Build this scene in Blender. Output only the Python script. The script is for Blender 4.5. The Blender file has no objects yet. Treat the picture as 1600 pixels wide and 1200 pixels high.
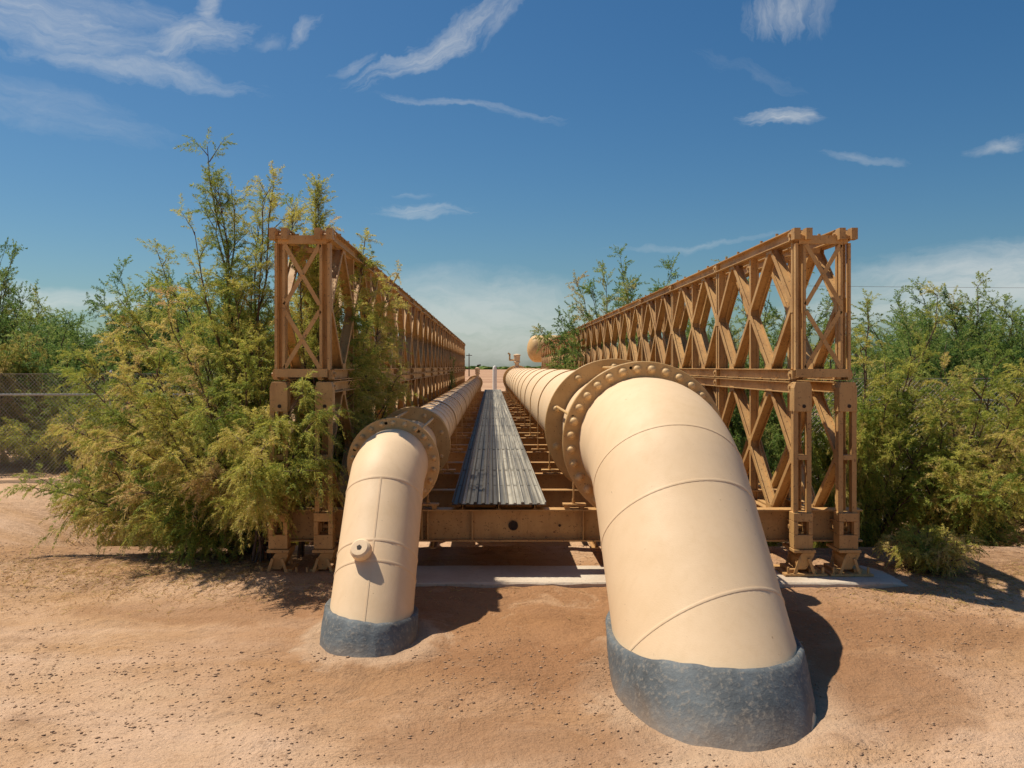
import bpy, math, random
import numpy as np
from mathutils import Vector, noise as mnoise

# ------------------------------------------------------------------ camera, sky, sun
scene = bpy.context.scene
COL = scene.collection
R = math.radians
H = 2.2                      # eye height above the sill-side ground
F = 1376.0                   # focal length in photo pixels
cam = bpy.data.cameras.new('camera')
cam_ob = bpy.data.objects.new('camera', cam)
COL.objects.link(cam_ob)
cam_ob.location = (0, 0, H)
cam_ob.rotation_euler = (R(90), 0, 0)
cam.sensor_width = 36
cam.lens = 36 * F / 1600
cam.shift_x = 32 / 1600
cam.shift_y = -27 / 1600
cam.clip_start = 0.05
cam.clip_end = 20000
scene.camera = cam_ob
scene.view_settings.view_transform = 'Standard'
scene.view_settings.look = 'None'
scene.view_settings.exposure = 0.12
scene.view_settings.gamma = 1
scene.render.resolution_x = 1024
scene.render.resolution_y = 768

SUN = Vector((-0.47, 0.28, 1.0)).normalized()      # towards the sun
SUN_EL = math.asin(SUN.z)
SUN_AZ = math.atan2(SUN.x, SUN.y)                  # from +Y towards +X
sl = bpy.data.lights.new('sun', 'SUN')
sl.energy = 5.0
sl.angle = R(0.53)
sl.color = (1.0, 0.90, 0.74)
so = bpy.data.objects.new('sun', sl)
so.rotation_euler = (-SUN).to_track_quat('-Z', 'Y').to_euler()
so.location = (-20, 10, 40)
COL.objects.link(so)

world = bpy.data.worlds.new('World')
scene.world = world
world.use_nodes = True
nt = world.node_tree
nt.nodes.clear()


def nd(t, typ, **kw):
    n = t.nodes.new(typ)
    for k, v in kw.items():
        setattr(n, k, v)
    return n


def plug(t, sock, v):
    if isinstance(v, bpy.types.NodeSocket):
        t.links.new(v, sock)
    elif isinstance(v, (tuple, list)):
        sock.default_value = tuple(v) + ((1.0,) if len(sock.default_value) == 4 and len(v) == 3 else ())
    else:
        sock.default_value = v


def mth(t, op, a, b=None, c=None, clamp=False):
    n = nd(t, 'ShaderNodeMath', operation=op, use_clamp=clamp)
    plug(t, n.inputs[0], a)
    if b is not None:
        plug(t, n.inputs[1], b)
    if c is not None:
        plug(t, n.inputs[2], c)
    return n.outputs[0]


def mixc(t, f, a, b, mode='MIX'):
    n = nd(t, 'ShaderNodeMix', data_type='RGBA', blend_type=mode)
    plug(t, n.inputs[0], f)
    plug(t, n.inputs[6], a)
    plug(t, n.inputs[7], b)
    return n.outputs[2]


def mapr(t, v, a, b, c=0.0, d=1.0, smooth=False):
    n = nd(t, 'ShaderNodeMapRange', clamp=True)
    if smooth:
        n.interpolation_type = 'SMOOTHSTEP'
    plug(t, n.inputs[0], v)
    for i, x in enumerate((a, b, c, d)):
        n.inputs[i + 1].default_value = x
    return n.outputs[0]


def noise(t, vec, scale, detail=4, rough=0.55, dist=0.0):
    n = nd(t, 'ShaderNodeTexNoise')
    if vec is not None:
        plug(t, n.inputs['Vector'], vec)
    n.inputs['Scale'].default_value = scale
    n.inputs['Detail'].default_value = detail
    n.inputs['Roughness'].default_value = rough
    n.inputs['Distortion'].default_value = dist
    return n.outputs[0]


def comb(t, x, y, z=0.0):
    n = nd(t, 'ShaderNodeCombineXYZ')
    plug(t, n.inputs[0], x)
    plug(t, n.inputs[1], y)
    plug(t, n.inputs[2], z)
    return n.outputs[0]


def build_world():
    t = nt
    sky = nd(t, 'ShaderNodeTexSky', sky_type='NISHITA')
    sky.sun_disc = False
    sky.sun_elevation = SUN_EL
    sky.sun_rotation = SUN_AZ
    sky.altitude = 0
    sky.air_density = 1.0
    sky.dust_density = 1.0
    sky.ozone_density = 2.2
    tc = nd(t, 'ShaderNodeTexCoord')
    sp = nd(t, 'ShaderNodeSeparateXYZ')
    t.links.new(tc.outputs['Generated'], sp.inputs[0])
    az = mth(t, 'ARCTAN2', sp.outputs[0], sp.outputs[1])
    el = mth(t, 'ARCSINE', sp.outputs[2])
    # ragged edges: warp the direction before placing each wisp
    uv = comb(t, az, el)
    wn = nd(t, 'ShaderNodeTexNoise')
    t.links.new(uv, wn.inputs['Vector'])
    wn.inputs['Scale'].default_value = 9
    wn.inputs['Detail'].default_value = 5
    wn.inputs['Roughness'].default_value = 0.6
    ws = nd(t, 'ShaderNodeSeparateColor')
    t.links.new(wn.outputs['Color'], ws.inputs[0])
    u = mth(t, 'ADD', az, mth(t, 'MULTIPLY', mth(t, 'SUBTRACT', ws.outputs[0], 0.5), 0.10))
    v = mth(t, 'ADD', el, mth(t, 'MULTIPLY', mth(t, 'SUBTRACT', ws.outputs[1], 0.5), 0.055))
    total = None
    # px, py, half width, half height (photo px), tilt, softness threshold, strength, streak
    W = [(70, 30, 260, 66, -8, 0.78, 0.55, 3), (190, 20, 200, 40, -14, 0.9, 0.4, 3), (290, 66, 130, 44, 20, 0.80, 0.75, 3), (322, 12, 34, 74, 14, 0.8, 0.62, 3),
         (210, 106, 250, 27, -3, 0.76, 0.55, 4), (480, 36, 55, 18, 38, 0.8, 0.5, 3), (410, 55, 60, 20, 20, 0.9, 0.3, 3),
         (690, 62, 215, 34, 27, 0.80, 0.72, 4), (790, 18, 80, 26, 45, 0.8, 0.5, 3), (560, 100, 60, 14, 25, 0.85, 0.4, 4),
         (745, 168, 240, 13, -7, 0.86, 0.42, 5), (655, 330, 125, 20, 5, 0.78, 0.55, 5), (640, 305, 60, 8, 0, 0.85, 0.3, 5),
         (1215, 192, 105, 22, -4, 0.76, 0.85, 4), (1215, 10, 100, 62, 4, 0.80, 0.55, 2), (1280, 10, 40, 66, 4, 0.85, 0.35, 2), (1568, 213, 60, 18, 0, 0.8, 0.55, 3),
         (1355, 250, 100, 12, -9, 0.82, 0.35, 5), (745, 505, 270, 90, -2, 0.30, 0.50, 2), (1600, 445, 340, 70, 4, 0.36, 0.55, 3),
         (60, 165, 240, 52, -6, 0.82, 0.25, 3), (1080, 385, 240, 10, 3, 0.86, 0.28, 6), (60, 468, 220, 26, -3, 0.5, 0.5, 4),
         (1180, 120, 150, 18, -25, 0.9, 0.15, 5), (1400, 478, 240, 26, 2, 0.4, 0.45, 5)]
    for (px, py, hw, hh, tilt, thr, st, sk) in W:
        a0 = math.atan((px - 768) / F)
        e0 = math.atan((573 - py) * math.cos(a0) / F)
        hw, hh = hw / F, hh / F
        if thr > 0.6:
            thr += 0.07
            hw, hh = hw * 0.92, hh * 0.86
            st *= 0.9
        c, s = math.cos(R(tilt)), math.sin(R(tilt))
        du = mth(t, 'SUBTRACT', u, a0)
        dv = mth(t, 'SUBTRACT', v, e0)
        a = mth(t, 'ADD', mth(t, 'MULTIPLY', du, c), mth(t, 'MULTIPLY', dv, s))
        b = mth(t, 'SUBTRACT', mth(t, 'MULTIPLY', dv, c), mth(t, 'MULTIPLY', du, s))
        an = mth(t, 'DIVIDE', a, hw)
        bn = mth(t, 'DIVIDE', b, hh)
        d2 = mth(t, 'ADD', mth(t, 'MULTIPLY', an, an), mth(t, 'MULTIPLY', bn, bn))
        m = mth(t, 'SUBTRACT', 1.0, d2, clamp=True)
        if (px, py) == (1215, 10) or px == 1280:
            sv = comb(t, mth(t, 'MULTIPLY', a, 70.0), mth(t, 'MULTIPLY', b, 14.0), px * 0.01)
        else:
            sv = comb(t, mth(t, 'MULTIPLY', a, 14.0), mth(t, 'MULTIPLY', b, 22.0 * sk), px * 0.01)
        n = noise(t, sv, 1.0, 8, 0.68, 0.5)
        n = mapr(t, n, 0.22, 0.78)
        dn = mth(t, 'SUBTRACT', mth(t, 'ADD', mth(t, 'MULTIPLY', m, 0.95), n), thr)
        dn = mapr(t, dn, 0.0, 1.15, 0.0, 1.0, False)
        dn = mth(t, 'MULTIPLY', mth(t, 'MULTIPLY', dn, mth(t, 'POWER', m, 0.6)), st)
        total = dn if total is None else mth(t, 'MAXIMUM', total, dn)
    front = mth(t, 'GREATER_THAN', sp.outputs[1], 0.0)
    total = mth(t, 'MULTIPLY', total, front)
    hs = nd(t, 'ShaderNodeHueSaturation')
    hs.inputs['Saturation'].default_value = 1.32
    t.links.new(sky.outputs[0], hs.inputs['Color'])
    g = nd(t, 'ShaderNodeGamma')
    t.links.new(hs.outputs[0], g.inputs[0])
    g.inputs[1].default_value = 1.0
    colr = mixc(t, 1.0, g.outputs[0], (0.68, 0.865, 0.91), 'MULTIPLY')
    colr = mixc(t, total, colr, (9.3, 9.3, 8.9))
    bg = nd(t, 'ShaderNodeBackground')
    t.links.new(colr, bg.inputs[0])
    bg.inputs[1].default_value = 0.076
    out = nd(t, 'ShaderNodeOutputWorld')
    t.links.new(bg.outputs[0], out.inputs[0])


build_world()

# ------------------------------------------------------------------ helpers
rng = np.random.default_rng(7)
random.seed(7)


def tag(o, label=None, cat=None, group=None, kind=None):
    if label:
        o['label'] = label
    if cat:
        o['category'] = cat
    if group:
        o['group'] = group
    if kind:
        o['kind'] = kind
    return o


def empty(name, loc, label, cat, group=None):
    o = bpy.data.objects.new(name, None)
    COL.objects.link(o)
    o.location = loc
    o.empty_display_size = 0.2
    return tag(o, label, cat, group)


WORLD = {}


def wloc(o):
    v = Vector((0, 0, 0))
    while o is not None:
        v = v + Vector(o.location)
        o = o.parent
    return v


def place(name, mesh, parent=None, loc=(0, 0, 0)):
    """link a mesh at a WORLD location under a parent"""
    o = bpy.data.objects.new(name, mesh)
    COL.objects.link(o)
    if parent is not None:
        o.parent = parent
        o.location = Vector(loc) - wloc(parent)
    else:
        o.location = loc
    return o


class MB:
    def __init__(s):
        s.v = []
        s.f = []

    def add(s, vs, fs):
        n = len(s.v)
        s.v.extend([tuple(p) for p in vs])
        s.f.extend([tuple(i + n for i in f) for f in fs])

    def box(s, x0, x1, y0, y1, z0, z1):
        s.add([(x0, y0, z0), (x1, y0, z0), (x1, y1, z0), (x0, y1, z0), (x0, y0, z1), (x1, y0, z1), (x1, y1, z1), (x0, y1, z1)],
              [(0, 3, 2, 1), (4, 5, 6, 7), (0, 1, 5, 4), (1, 2, 6, 5), (2, 3, 7, 6), (3, 0, 4, 7)])

    def prof(s, p0, p1, pts, side):
        """sweep closed profile pts (a,b): a along 'side', b along axis x side"""
        p0, p1 = Vector(p0), Vector(p1)
        d = (p1 - p0).normalized()
        a = Vector(side)
        a = (a - d * a.dot(d)).normalized()
        b = d.cross(a)
        n = len(pts)
        vs = [p0 + a * x + b * y for x, y in pts] + [p1 + a * x + b * y for x, y in pts]
        area = sum(pts[i][0] * pts[(i + 1) % n][1] - pts[(i + 1) % n][0] * pts[i][1] for i in range(n))
        fs = []
        for i in range(n):
            j = (i + 1) % n
            fs.append((i, j, n + j, n + i) if area > 0 else (j, i, n + i, n + j))
        fs.append(tuple(range(n - 1, -1, -1)) if area > 0 else tuple(range(n)))
        fs.append(tuple(range(n, 2 * n)) if area > 0 else tuple(range(2 * n - 1, n - 1, -1)))
        s.add(vs, fs)

    def bar(s, p0, p1, w, h, side=(1, 0, 0)):
        w, h = w / 2, h / 2
        s.prof(p0, p1, [(-w, -h), (w, -h), (w, h), (-w, h)], side)

    def ibeam(s, p0, p1, w, h, tf=0.012, tw=0.010, side=(1, 0, 0)):
        """flanges of width w (along side) at +-h/2"""
        w, h, q = w / 2, h / 2, tw / 2
        s.prof(p0, p1, [(-w, -h), (w, -h), (w, -h + tf), (q, -h + tf), (q, h - tf), (w, h - tf), (w, h), (-w, h),
                        (-w, h - tf), (-q, h - tf), (-q, -h + tf), (-w, -h + tf)], side)

    def channel(s, p0, p1, w, h, t=0.010, side=(1, 0, 0)):
        """web height h, flanges reach w along +side; web at 0"""
        h = h / 2
        s.prof(p0, p1, [(0, -h), (w, -h), (w, -h + t), (t, -h + t), (t, h - t), (w, h - t), (w, h), (0, h)], side)

    def cyl(s, p0, p1, r0, r1=None, n=16, caps=True):
        r1 = r0 if r1 is None else r1
        p0, p1 = Vector(p0), Vector(p1)
        d = (p1 - p0).normalized()
        a = d.orthogonal().normalized()
        b = d.cross(a)
        vs = []
        for p, r in ((p0, r0), (p1, r1)):
            for i in range(n):
                t = 2 * math.pi * i / n
                vs.append(p + (a * math.cos(t) + b * math.sin(t)) * r)
        fs = [(i, (i + 1) % n, n + (i + 1) % n, n + i) for i in range(n)]
        if caps:
            fs += [tuple(range(n - 1, -1, -1)), tuple(range(n, 2 * n))]
        s.add(vs, fs)

    def lathe(s, o, axis, prof, n=48, closed=False):
        """prof: (distance along axis, radius)"""
        o, d = Vector(o), Vector(axis).normalized()
        a = d.orthogonal().normalized()
        b = d.cross(a)
        vs = []
        for (t, r) in prof:
            for i in range(n):
                q = 2 * math.pi * i / n
                vs.append(o + d * t + (a * math.cos(q) + b * math.sin(q)) * r)
        m = len(prof)
        fs = []
        for k in range(m if closed else m - 1):
            k2 = (k + 1) % m
            for i in range(n):
                j = (i + 1) % n
                fs.append((k * n + i, k * n + j, k2 * n + j, k2 * n + i))
        s.add(vs, fs)

    def mesh(s, name, mat, smooth=None, bevel=None):
        me = bpy.data.meshes.new(name)
        me.from_pydata([tuple(p) for p in s.v], [], s.f)
        me.validate()
        if bevel or smooth:
            import bmesh
            bm = bmesh.new()
            bm.from_mesh(me)
            bmesh.ops.recalc_face_normals(bm, faces=bm.faces)
            if bevel:
                es = [e for e in bm.edges if len(e.link_faces) == 2 and e.calc_face_angle(0) > 0.8]
                bmesh.ops.bevel(bm, geom=es, offset=bevel, segments=2, affect='EDGES', profile=0.6, clamp_overlap=True)
            bm.to_mesh(me)
            bm.free()
        if smooth:
            me.polygons.foreach_set('use_smooth', [True] * len(me.polygons))
            me.set_sharp_from_angle(angle=R(smooth))
        me.materials.append(mat)
        return me

    def build(s, name, mat, parent=None, loc=(0, 0, 0), smooth=None, bevel=None):
        return place(name, s.mesh(name, mat, smooth, bevel), parent, loc)


# ------------------------------------------------------------------ materials
def newmat(name):
    m = bpy.data.materials.new(name)
    m.use_nodes = True
    t = m.node_tree
    t.nodes.clear()
    out = nd(t, 'ShaderNodeOutputMaterial')
    p = nd(t, 'ShaderNodeBsdfPrincipled')
    t.links.new(p.outputs[0], out.inputs[0])
    return m, t, p, out


def geo_pos(t):
    return nd(t, 'ShaderNodeNewGeometry').outputs['Position']


def bump(t, p, h, strength, dist):
    b = nd(t, 'ShaderNodeBump')
    b.inputs['Strength'].default_value = strength
    b.inputs['Distance'].default_value = dist
    plug(t, b.inputs['Height'], h)
    t.links.new(b.outputs[0], p.inputs['Normal'])


def paint_mat(name, base, dirt, chip, rough=0.5, dirt_amt=0.5, chip_amt=0.66, scale=1.0, spec=0.4):
    m, t, p, _ = newmat(name)
    pos = geo_pos(t)
    n1 = noise(t, pos, 1.7 * scale, 6, 0.65)
    n2 = noise(t, pos, 24 * scale, 5, 0.6)
    mp = nd(t, 'ShaderNodeMapping')
    t.links.new(pos, mp.inputs[0])
    mp.inputs['Scale'].default_value = (14, 14, 1.6)
    n3 = noise(t, mp.outputs[0], 1.0 * scale, 5, 0.6)
    c = mixc(t, mth(t, 'MULTIPLY', mapr(t, n1, 0.42, 0.72), dirt_amt), base, dirt)
    c = mixc(t, mth(t, 'MULTIPLY', mapr(t, n3, 0.5, 0.8), dirt_amt * 0.7), c, dirt)
    c = mixc(t, mapr(t, n2, chip_amt, chip_amt + 0.05), c, chip)
    oi = nd(t, 'ShaderNodeObjectInfo')
    c = mixc(t, mth(t, 'MULTIPLY', oi.outputs['Random'], dirt_amt * 0.55), c, dirt)
    plug(t, p.inputs['Base Color'], c)
    plug(t, p.inputs['Roughness'], mapr(t, n1, 0.3, 0.7, rough - 0.08, rough + 0.15))
    p.inputs['Specular IOR Level'].default_value = spec
    bump(t, p, mth(t, 'ADD', mth(t, 'MULTIPLY', n2, 0.5), noise(t, pos, 90 * scale, 2, 0.5)), 0.25, 0.004)
    return m


M = {}
M['cream'] = paint_mat('cream_pipe_paint', (0.82, 0.605, 0.39), (0.64, 0.44, 0.24), (0.44, 0.29, 0.17), 0.60, 0.42, 0.695, 1.0, 0.3)
M['tan'] = paint_mat('tan_steel_paint', (0.60, 0.365, 0.145), (0.36, 0.19, 0.07), (0.13, 0.06, 0.03), 0.55, 0.9, 0.61, 1.6)
M['ochre'] = paint_mat('ochre_flange_paint', (0.66, 0.43, 0.185), (0.48, 0.27, 0.09), (0.22, 0.10, 0.04), 0.52, 0.75, 0.64, 1.6)
M['dark_hole'] = paint_mat('dark_steel_and_hole_shade', (0.035, 0.025, 0.02), (0.05, 0.03, 0.02), (0.08, 0.04, 0.02), 0.8, 0.5, 0.7)  # near-black; on the solid hole discs it paints the shade inside
M['bolt'] = paint_mat('dusty_bolt_paint', (0.74, 0.51, 0.25), (0.50, 0.29, 0.11), (0.25, 0.12, 0.05), 0.5, 0.6, 0.62, 2.0)
M['tooth'] = paint_mat('grip_edge_painted_glint', (0.72, 0.70, 0.64), (0.4, 0.37, 0.32), (0.2, 0.18, 0.15), 0.4, 0.5, 0.6)  # pale tooth colour paints the bright glints on the left planks
M['white'] = paint_mat('white_paint', (0.78, 0.76, 0.70), (0.6, 0.52, 0.42), (0.4, 0.3, 0.22), 0.6, 0.3, 0.75)
M['galv'] = paint_mat('galvanised_wire', (0.44, 0.43, 0.40), (0.30, 0.27, 0.23), (0.2, 0.15, 0.11), 0.6, 0.5, 0.7)
M['wire'] = paint_mat('old_fence_wire', (0.32, 0.29, 0.25), (0.2, 0.16, 0.13), (0.1, 0.07, 0.05), 0.8, 0.5, 0.7)
M['wood'] = paint_mat('weathered_wood', (0.12, 0.085, 0.06), (0.07, 0.05, 0.035), (0.2, 0.15, 0.1), 0.85, 0.6, 0.7)


def mat_grating(name, lo, hi):
    m, t, p, _ = newmat(name)
    pos = geo_pos(t)
    mp = nd(t, 'ShaderNodeMapping')
    t.links.new(pos, mp.inputs[0])
    mp.inputs['Scale'].default_value = (24, 0.16, 40)
    n = noise(t, mp.outputs[0], 1.0, 5, 0.6)
    n2 = noise(t, pos, 3.0, 5, 0.6)
    c = mixc(t, mapr(t, n, 0.38, 0.62), lo, hi)
    c = mixc(t, mapr(t, n2, 0.5, 0.75, 0, 0.5), c, lo)
    plug(t, p.inputs['Base Color'], c)
    p.inputs['Metallic'].default_value = 0.0
    p.inputs['Specular IOR Level'].default_value = 0.25
    plug(t, p.inputs['Roughness'], mapr(t, n, 0.3, 0.7, 0.5, 0.7))
    bump(t, p, noise(t, pos, 60, 3), 0.2, 0.003)
    return m


M['grating'] = mat_grating('galvanised_plank_steel', (0.10, 0.092, 0.078), (0.42, 0.39, 0.32))
M['dark_grating'] = mat_grating('worn_dark_plank_steel', (0.022, 0.019, 0.017), (0.075, 0.068, 0.06))


def mat_collar():
    m, t, p, _ = newmat('blue_grey_mastic_coating')
    pos = geo_pos(t)
    n1 = noise(t, pos, 2.2, 7, 0.68, 0.6)
    n2 = noise(t, pos, 30, 5, 0.65)
    mp = nd(t, 'ShaderNodeMapping')
    t.links.new(pos, mp.inputs[0])
    mp.inputs['Scale'].default_value = (6, 6, 9)
    mp.inputs['Rotation'].default_value = (0.3, 0.25, 0)
    n3 = noise(t, mp.outputs[0], 1.0, 4, 0.6, 1.0)
    c = mixc(t, mapr(t, n1, 0.35, 0.68), (0.060, 0.067, 0.072), (0.150, 0.174, 0.188))
    c = mixc(t, mth(t, 'MULTIPLY', mapr(t, n3, 0.5, 0.8), 0.45), c, (0.19, 0.215, 0.22))
    c = mixc(t, mapr(t, n2, 0.52, 0.66, 0, 0.75), c, (0.27, 0.24, 0.20))
    # dust kicked up round the foot
    sp = nd(t, 'ShaderNodeSeparateXYZ')
    t.links.new(pos, sp.inputs[0])
    low = mth(t, 'ADD', sp.outputs[2], mth(t, 'MULTIPLY', mth(t, 'SUBTRACT', n1, 0.5), 0.35))
    c = mixc(t, mapr(t, low, -0.12, 0.08, 0.6, 0.0), c, (0.30, 0.21, 0.14))
    plug(t, p.inputs['Base Color'], c)
    p.inputs['Roughness'].default_value = 0.72
    bump(t, p, mth(t, 'ADD', mth(t, 'ADD', mth(t, 'MULTIPLY', n2, 1.6), mth(t, 'MULTIPLY', n3, 0.8)), mth(t, 'MULTIPLY', n1, 1.5)), 0.5, 0.008)
    return m


M['collar'] = mat_collar()


def mat_concrete():
    m, t, p, _ = newmat('pale_concrete')
    pos = geo_pos(t)
    n1 = noise(t, pos, 1.4, 6, 0.65)
    n2 = noise(t, pos, 22, 6, 0.7)
    c = mixc(t, mapr(t, n1, 0.35, 0.7), (0.60, 0.52, 0.42), (0.44, 0.34, 0.25))
    c = mixc(t, mapr(t, n2, 0.56, 0.7, 0, 0.7), c, (0.25, 0.18, 0.12))
    plug(t, p.inputs['Base Color'], c)
    p.inputs['Roughness'].default_value = 0.9
    bump(t, p, n2, 0.6, 0.012)
    return m


M['concrete'] = mat_concrete()


def mat_ground():
    m, t, p, _ = newmat('dry_sandy_soil')
    pos = geo_pos(t)
    sp = nd(t, 'ShaderNodeSeparateXYZ')
    t.links.new(pos, sp.inputs[0])
    big = noise(t, pos, 0.32, 5, 0.55, 0.4)
    mid = noise(t, pos, 1.5, 7, 0.68, 0.6)
    fine = noise(t, pos, 11, 7, 0.7)
    grit = noise(t, pos, 48, 4, 0.7)
    mp = nd(t, 'ShaderNodeMapping')
    t.links.new(pos, mp.inputs[0])
    mp.inputs['Scale'].default_value = (0.25, 1.3, 1)
    mp.inputs['Rotation'].default_value = (0, 0, 0.15)
    streak = noise(t, mp.outputs[0], 1.0, 6, 0.65, 0.8)
    pale = (0.63, 0.425, 0.285)
    warm = (0.50, 0.295, 0.150)
    dark = (0.20, 0.10, 0.050)
    c = mixc(t, mapr(t, mth(t, 'ADD', mth(t, 'MULTIPLY', big, 0.6), mth(t, 'MULTIPLY', streak, 0.4)), 0.42, 0.60), pale, warm)
    # the trodden middle between the pipes is redder than the sand at the left
    dx = mth(t, 'SUBTRACT', sp.outputs[0], 0.9)
    dy = mth(t, 'SUBTRACT', sp.outputs[1], 7.6)
    dd = mth(t, 'ADD', mth(t, 'MULTIPLY', mth(t, 'MULTIPLY', dx, dx), 0.10), mth(t, 'MULTIPLY', mth(t, 'MULTIPLY', dy, dy), 0.22))
    dd = mth(t, 'ADD', dd, mth(t, 'MULTIPLY', mth(t, 'SUBTRACT', mid, 0.5), 2.2))
    c = mixc(t, mapr(t, dd, 0.1, 1.9, 0.85, 0.0, True), c, (0.34, 0.172, 0.078))
    c = mixc(t, mapr(t, mid, 0.55, 0.72, 0, 0.6), c, dark)
    c = mixc(t, mapr(t, mid, 0.30, 0.44, 0.6, 0), c, (0.66, 0.46, 0.295))
    c = mixc(t, mapr(t, fine, 0.57, 0.72, 0, 0.6), c, dark)
    c = mixc(t, mapr(t, grit, 0.60, 0.70, 0, 0.85), c, (0.17, 0.085, 0.045))
    # pale spilled mortar and sand round the two pipe feet
    for (cx, cy, ax, ay) in ((1.5, 6.15, 0.92, 1.20), (-0.967, 7.12, 0.58, 0.72)):
        ex = mth(t, 'DIVIDE', mth(t, 'SUBTRACT', sp.outputs[0], cx), ax)
        ey = mth(t, 'DIVIDE', mth(t, 'SUBTRACT', sp.outputs[1], cy), ay)
        q = mth(t, 'ADD', mth(t, 'MULTIPLY', ex, ex), mth(t, 'MULTIPLY', ey, ey))
        q = mth(t, 'ADD', q, mth(t, 'MULTIPLY', mth(t, 'SUBTRACT', mid, 0.5), 2.6))
        c = mixc(t, mapr(t, q, 0.72, 1.10, 0.5, 0.0), c, (0.62, 0.45, 0.31))
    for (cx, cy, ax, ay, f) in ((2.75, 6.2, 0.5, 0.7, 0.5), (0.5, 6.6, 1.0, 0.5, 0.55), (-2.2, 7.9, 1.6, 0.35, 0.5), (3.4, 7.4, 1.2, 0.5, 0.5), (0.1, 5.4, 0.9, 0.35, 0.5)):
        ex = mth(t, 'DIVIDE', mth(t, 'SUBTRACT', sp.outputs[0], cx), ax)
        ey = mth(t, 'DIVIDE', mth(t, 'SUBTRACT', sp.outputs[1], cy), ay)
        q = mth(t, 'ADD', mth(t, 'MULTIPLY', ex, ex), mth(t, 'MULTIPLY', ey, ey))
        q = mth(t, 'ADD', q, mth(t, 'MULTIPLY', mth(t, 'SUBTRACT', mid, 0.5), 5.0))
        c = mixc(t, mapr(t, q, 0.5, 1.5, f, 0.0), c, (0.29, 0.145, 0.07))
    # leaf litter under the shrubs on either side of the bridge
    lit = mth(t, 'ADD', mth(t, 'ABSOLUTE', mth(t, 'SUBTRACT', sp.outputs[0], 0.7)), mth(t, 'MULTIPLY', mth(t, 'SUBTRACT', mid, 0.5), 3.0))
    yy = mth(t, 'ADD', sp.outputs[1], mth(t, 'MULTIPLY', mth(t, 'SUBTRACT', fine, 0.5), 2.5))
    lm = mth(t, 'MULTIPLY', mapr(t, lit, 2.6, 3.4), mapr(t, yy, 8.6, 9.6))
    lm = mth(t, 'MULTIPLY', lm, mapr(t, lit, 5.0, 8.0, 1.0, 0.0))
    lm = mth(t, 'MULTIPLY', lm, mapr(t, fine, 0.35, 0.6, 0.25, 0.85))
    c = mixc(t, lm, c, (0.20, 0.105, 0.055))
    # far desert reads in faint bands
    far = mapr(t, sp.outputs[1], 60, 110)
    mp2 = nd(t, 'ShaderNodeMapping')
    t.links.new(pos, mp2.inputs[0])
    mp2.inputs['Scale'].default_value = (0.004, 0.05, 1)
    bands = noise(t, mp2.outputs[0], 1.0, 4, 0.6)
    c = mixc(t, far, c, mixc(t, mapr(t, bands, 0.4, 0.6), (0.50, 0.31, 0.19), (0.36, 0.20, 0.12)))
    plug(t, p.inputs['Base Color'], c)
    p.inputs['Roughness'].default_value = 0.95
    p.inputs['Specular IOR Level'].default_value = 0.15
    hgt = mth(t, 'ADD', mth(t, 'MULTIPLY', mid, 2.2), mth(t, 'ADD', fine, mth(t, 'MULTIPLY', grit, 0.35)))
    bump(t, p, hgt, 1.0, 0.036)
    return m


M['ground'] = mat_ground()


def mat_clod():
    m, t, p, _ = newmat('dark_soil_clod')
    n = noise(t, geo_pos(t), 9, 3)
    plug(t, p.inputs['Base Color'], mixc(t, mapr(t, n, 0.35, 0.65), (0.25, 0.145, 0.085), (0.52, 0.33, 0.20)))
    p.inputs['Roughness'].default_value = 0.95
    return m


M['clod'] = mat_clod()


def mat_bark():
    m, t, p, _ = newmat('tamarisk_bark')
    n = noise(t, geo_pos(t), 20, 4)
    plug(t, p.inputs['Base Color'], mixc(t, mapr(t, n, 0.35, 0.65), (0.075, 0.042, 0.028), (0.17, 0.105, 0.07)))
    p.inputs['Roughness'].default_value = 0.9
    return m


M['bark'] = mat_bark()


def mat_leaf(name, cols):
    """cols: three leaf colours picked by the per-plume 'tint'"""
    m, t, p, out = newmat(name)
    a = nd(t, 'ShaderNodeAttribute')
    a.attribute_name = 'tint'
    cr = nd(t, 'ShaderNodeValToRGB')
    e = cr.color_ramp.elements
    e[0].position, e[0].color = 0.0, cols[0] + (1,)
    e[1].position, e[1].color = 1.0, cols[-1] + (1,)
    for i, c in enumerate(cols[1:-1]):
        x = e.new((i + 1) / (len(cols) - 1))
        x.color = c + (1,)
    t.links.new(a.outputs['Fac'], cr.inputs[0])
    plug(t, p.inputs['Base Color'], cr.outputs[0])
    p.inputs['Roughness'].default_value = 0.6
    p.inputs['Specular IOR Level'].default_value = 0.3
    tr = nd(t, 'ShaderNodeBsdfTranslucent')
    t.links.new(cr.outputs[0], tr.inputs[0])
    mx = nd(t, 'ShaderNodeMixShader')
    mx.inputs[0].default_value = 0.48
    t.links.new(p.outputs[0], mx.inputs[1])
    t.links.new(tr.outputs[0], mx.inputs[2])
    t.links.new(mx.outputs[0], out.inputs[0])
    return m


M['olive'] = mat_leaf('olive_tamarisk_foliage', [(0.22, 0.30, 0.055), (0.42, 0.45, 0.085), (0.60, 0.54, 0.12), (0.70, 0.56, 0.21), (0.62, 0.42, 0.21)])
M['green'] = mat_leaf('green_tamarisk_foliage', [(0.11, 0.20, 0.05), (0.21, 0.32, 0.075), (0.34, 0.42, 0.10), (0.48, 0.47, 0.16), (0.60, 0.46, 0.23)])
M['dry'] = mat_leaf('dry_tamarisk_foliage', [(0.30, 0.29, 0.07), (0.48, 0.42, 0.10), (0.62, 0.49, 0.17), (0.66, 0.45, 0.21), (0.52, 0.31, 0.16)])

# ------------------------------------------------------------------ ground
def sst(a, b, x):
    t = np.clip((x - a) / (b - a), 0, 1)
    return t * t * (3 - 2 * t)


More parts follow.
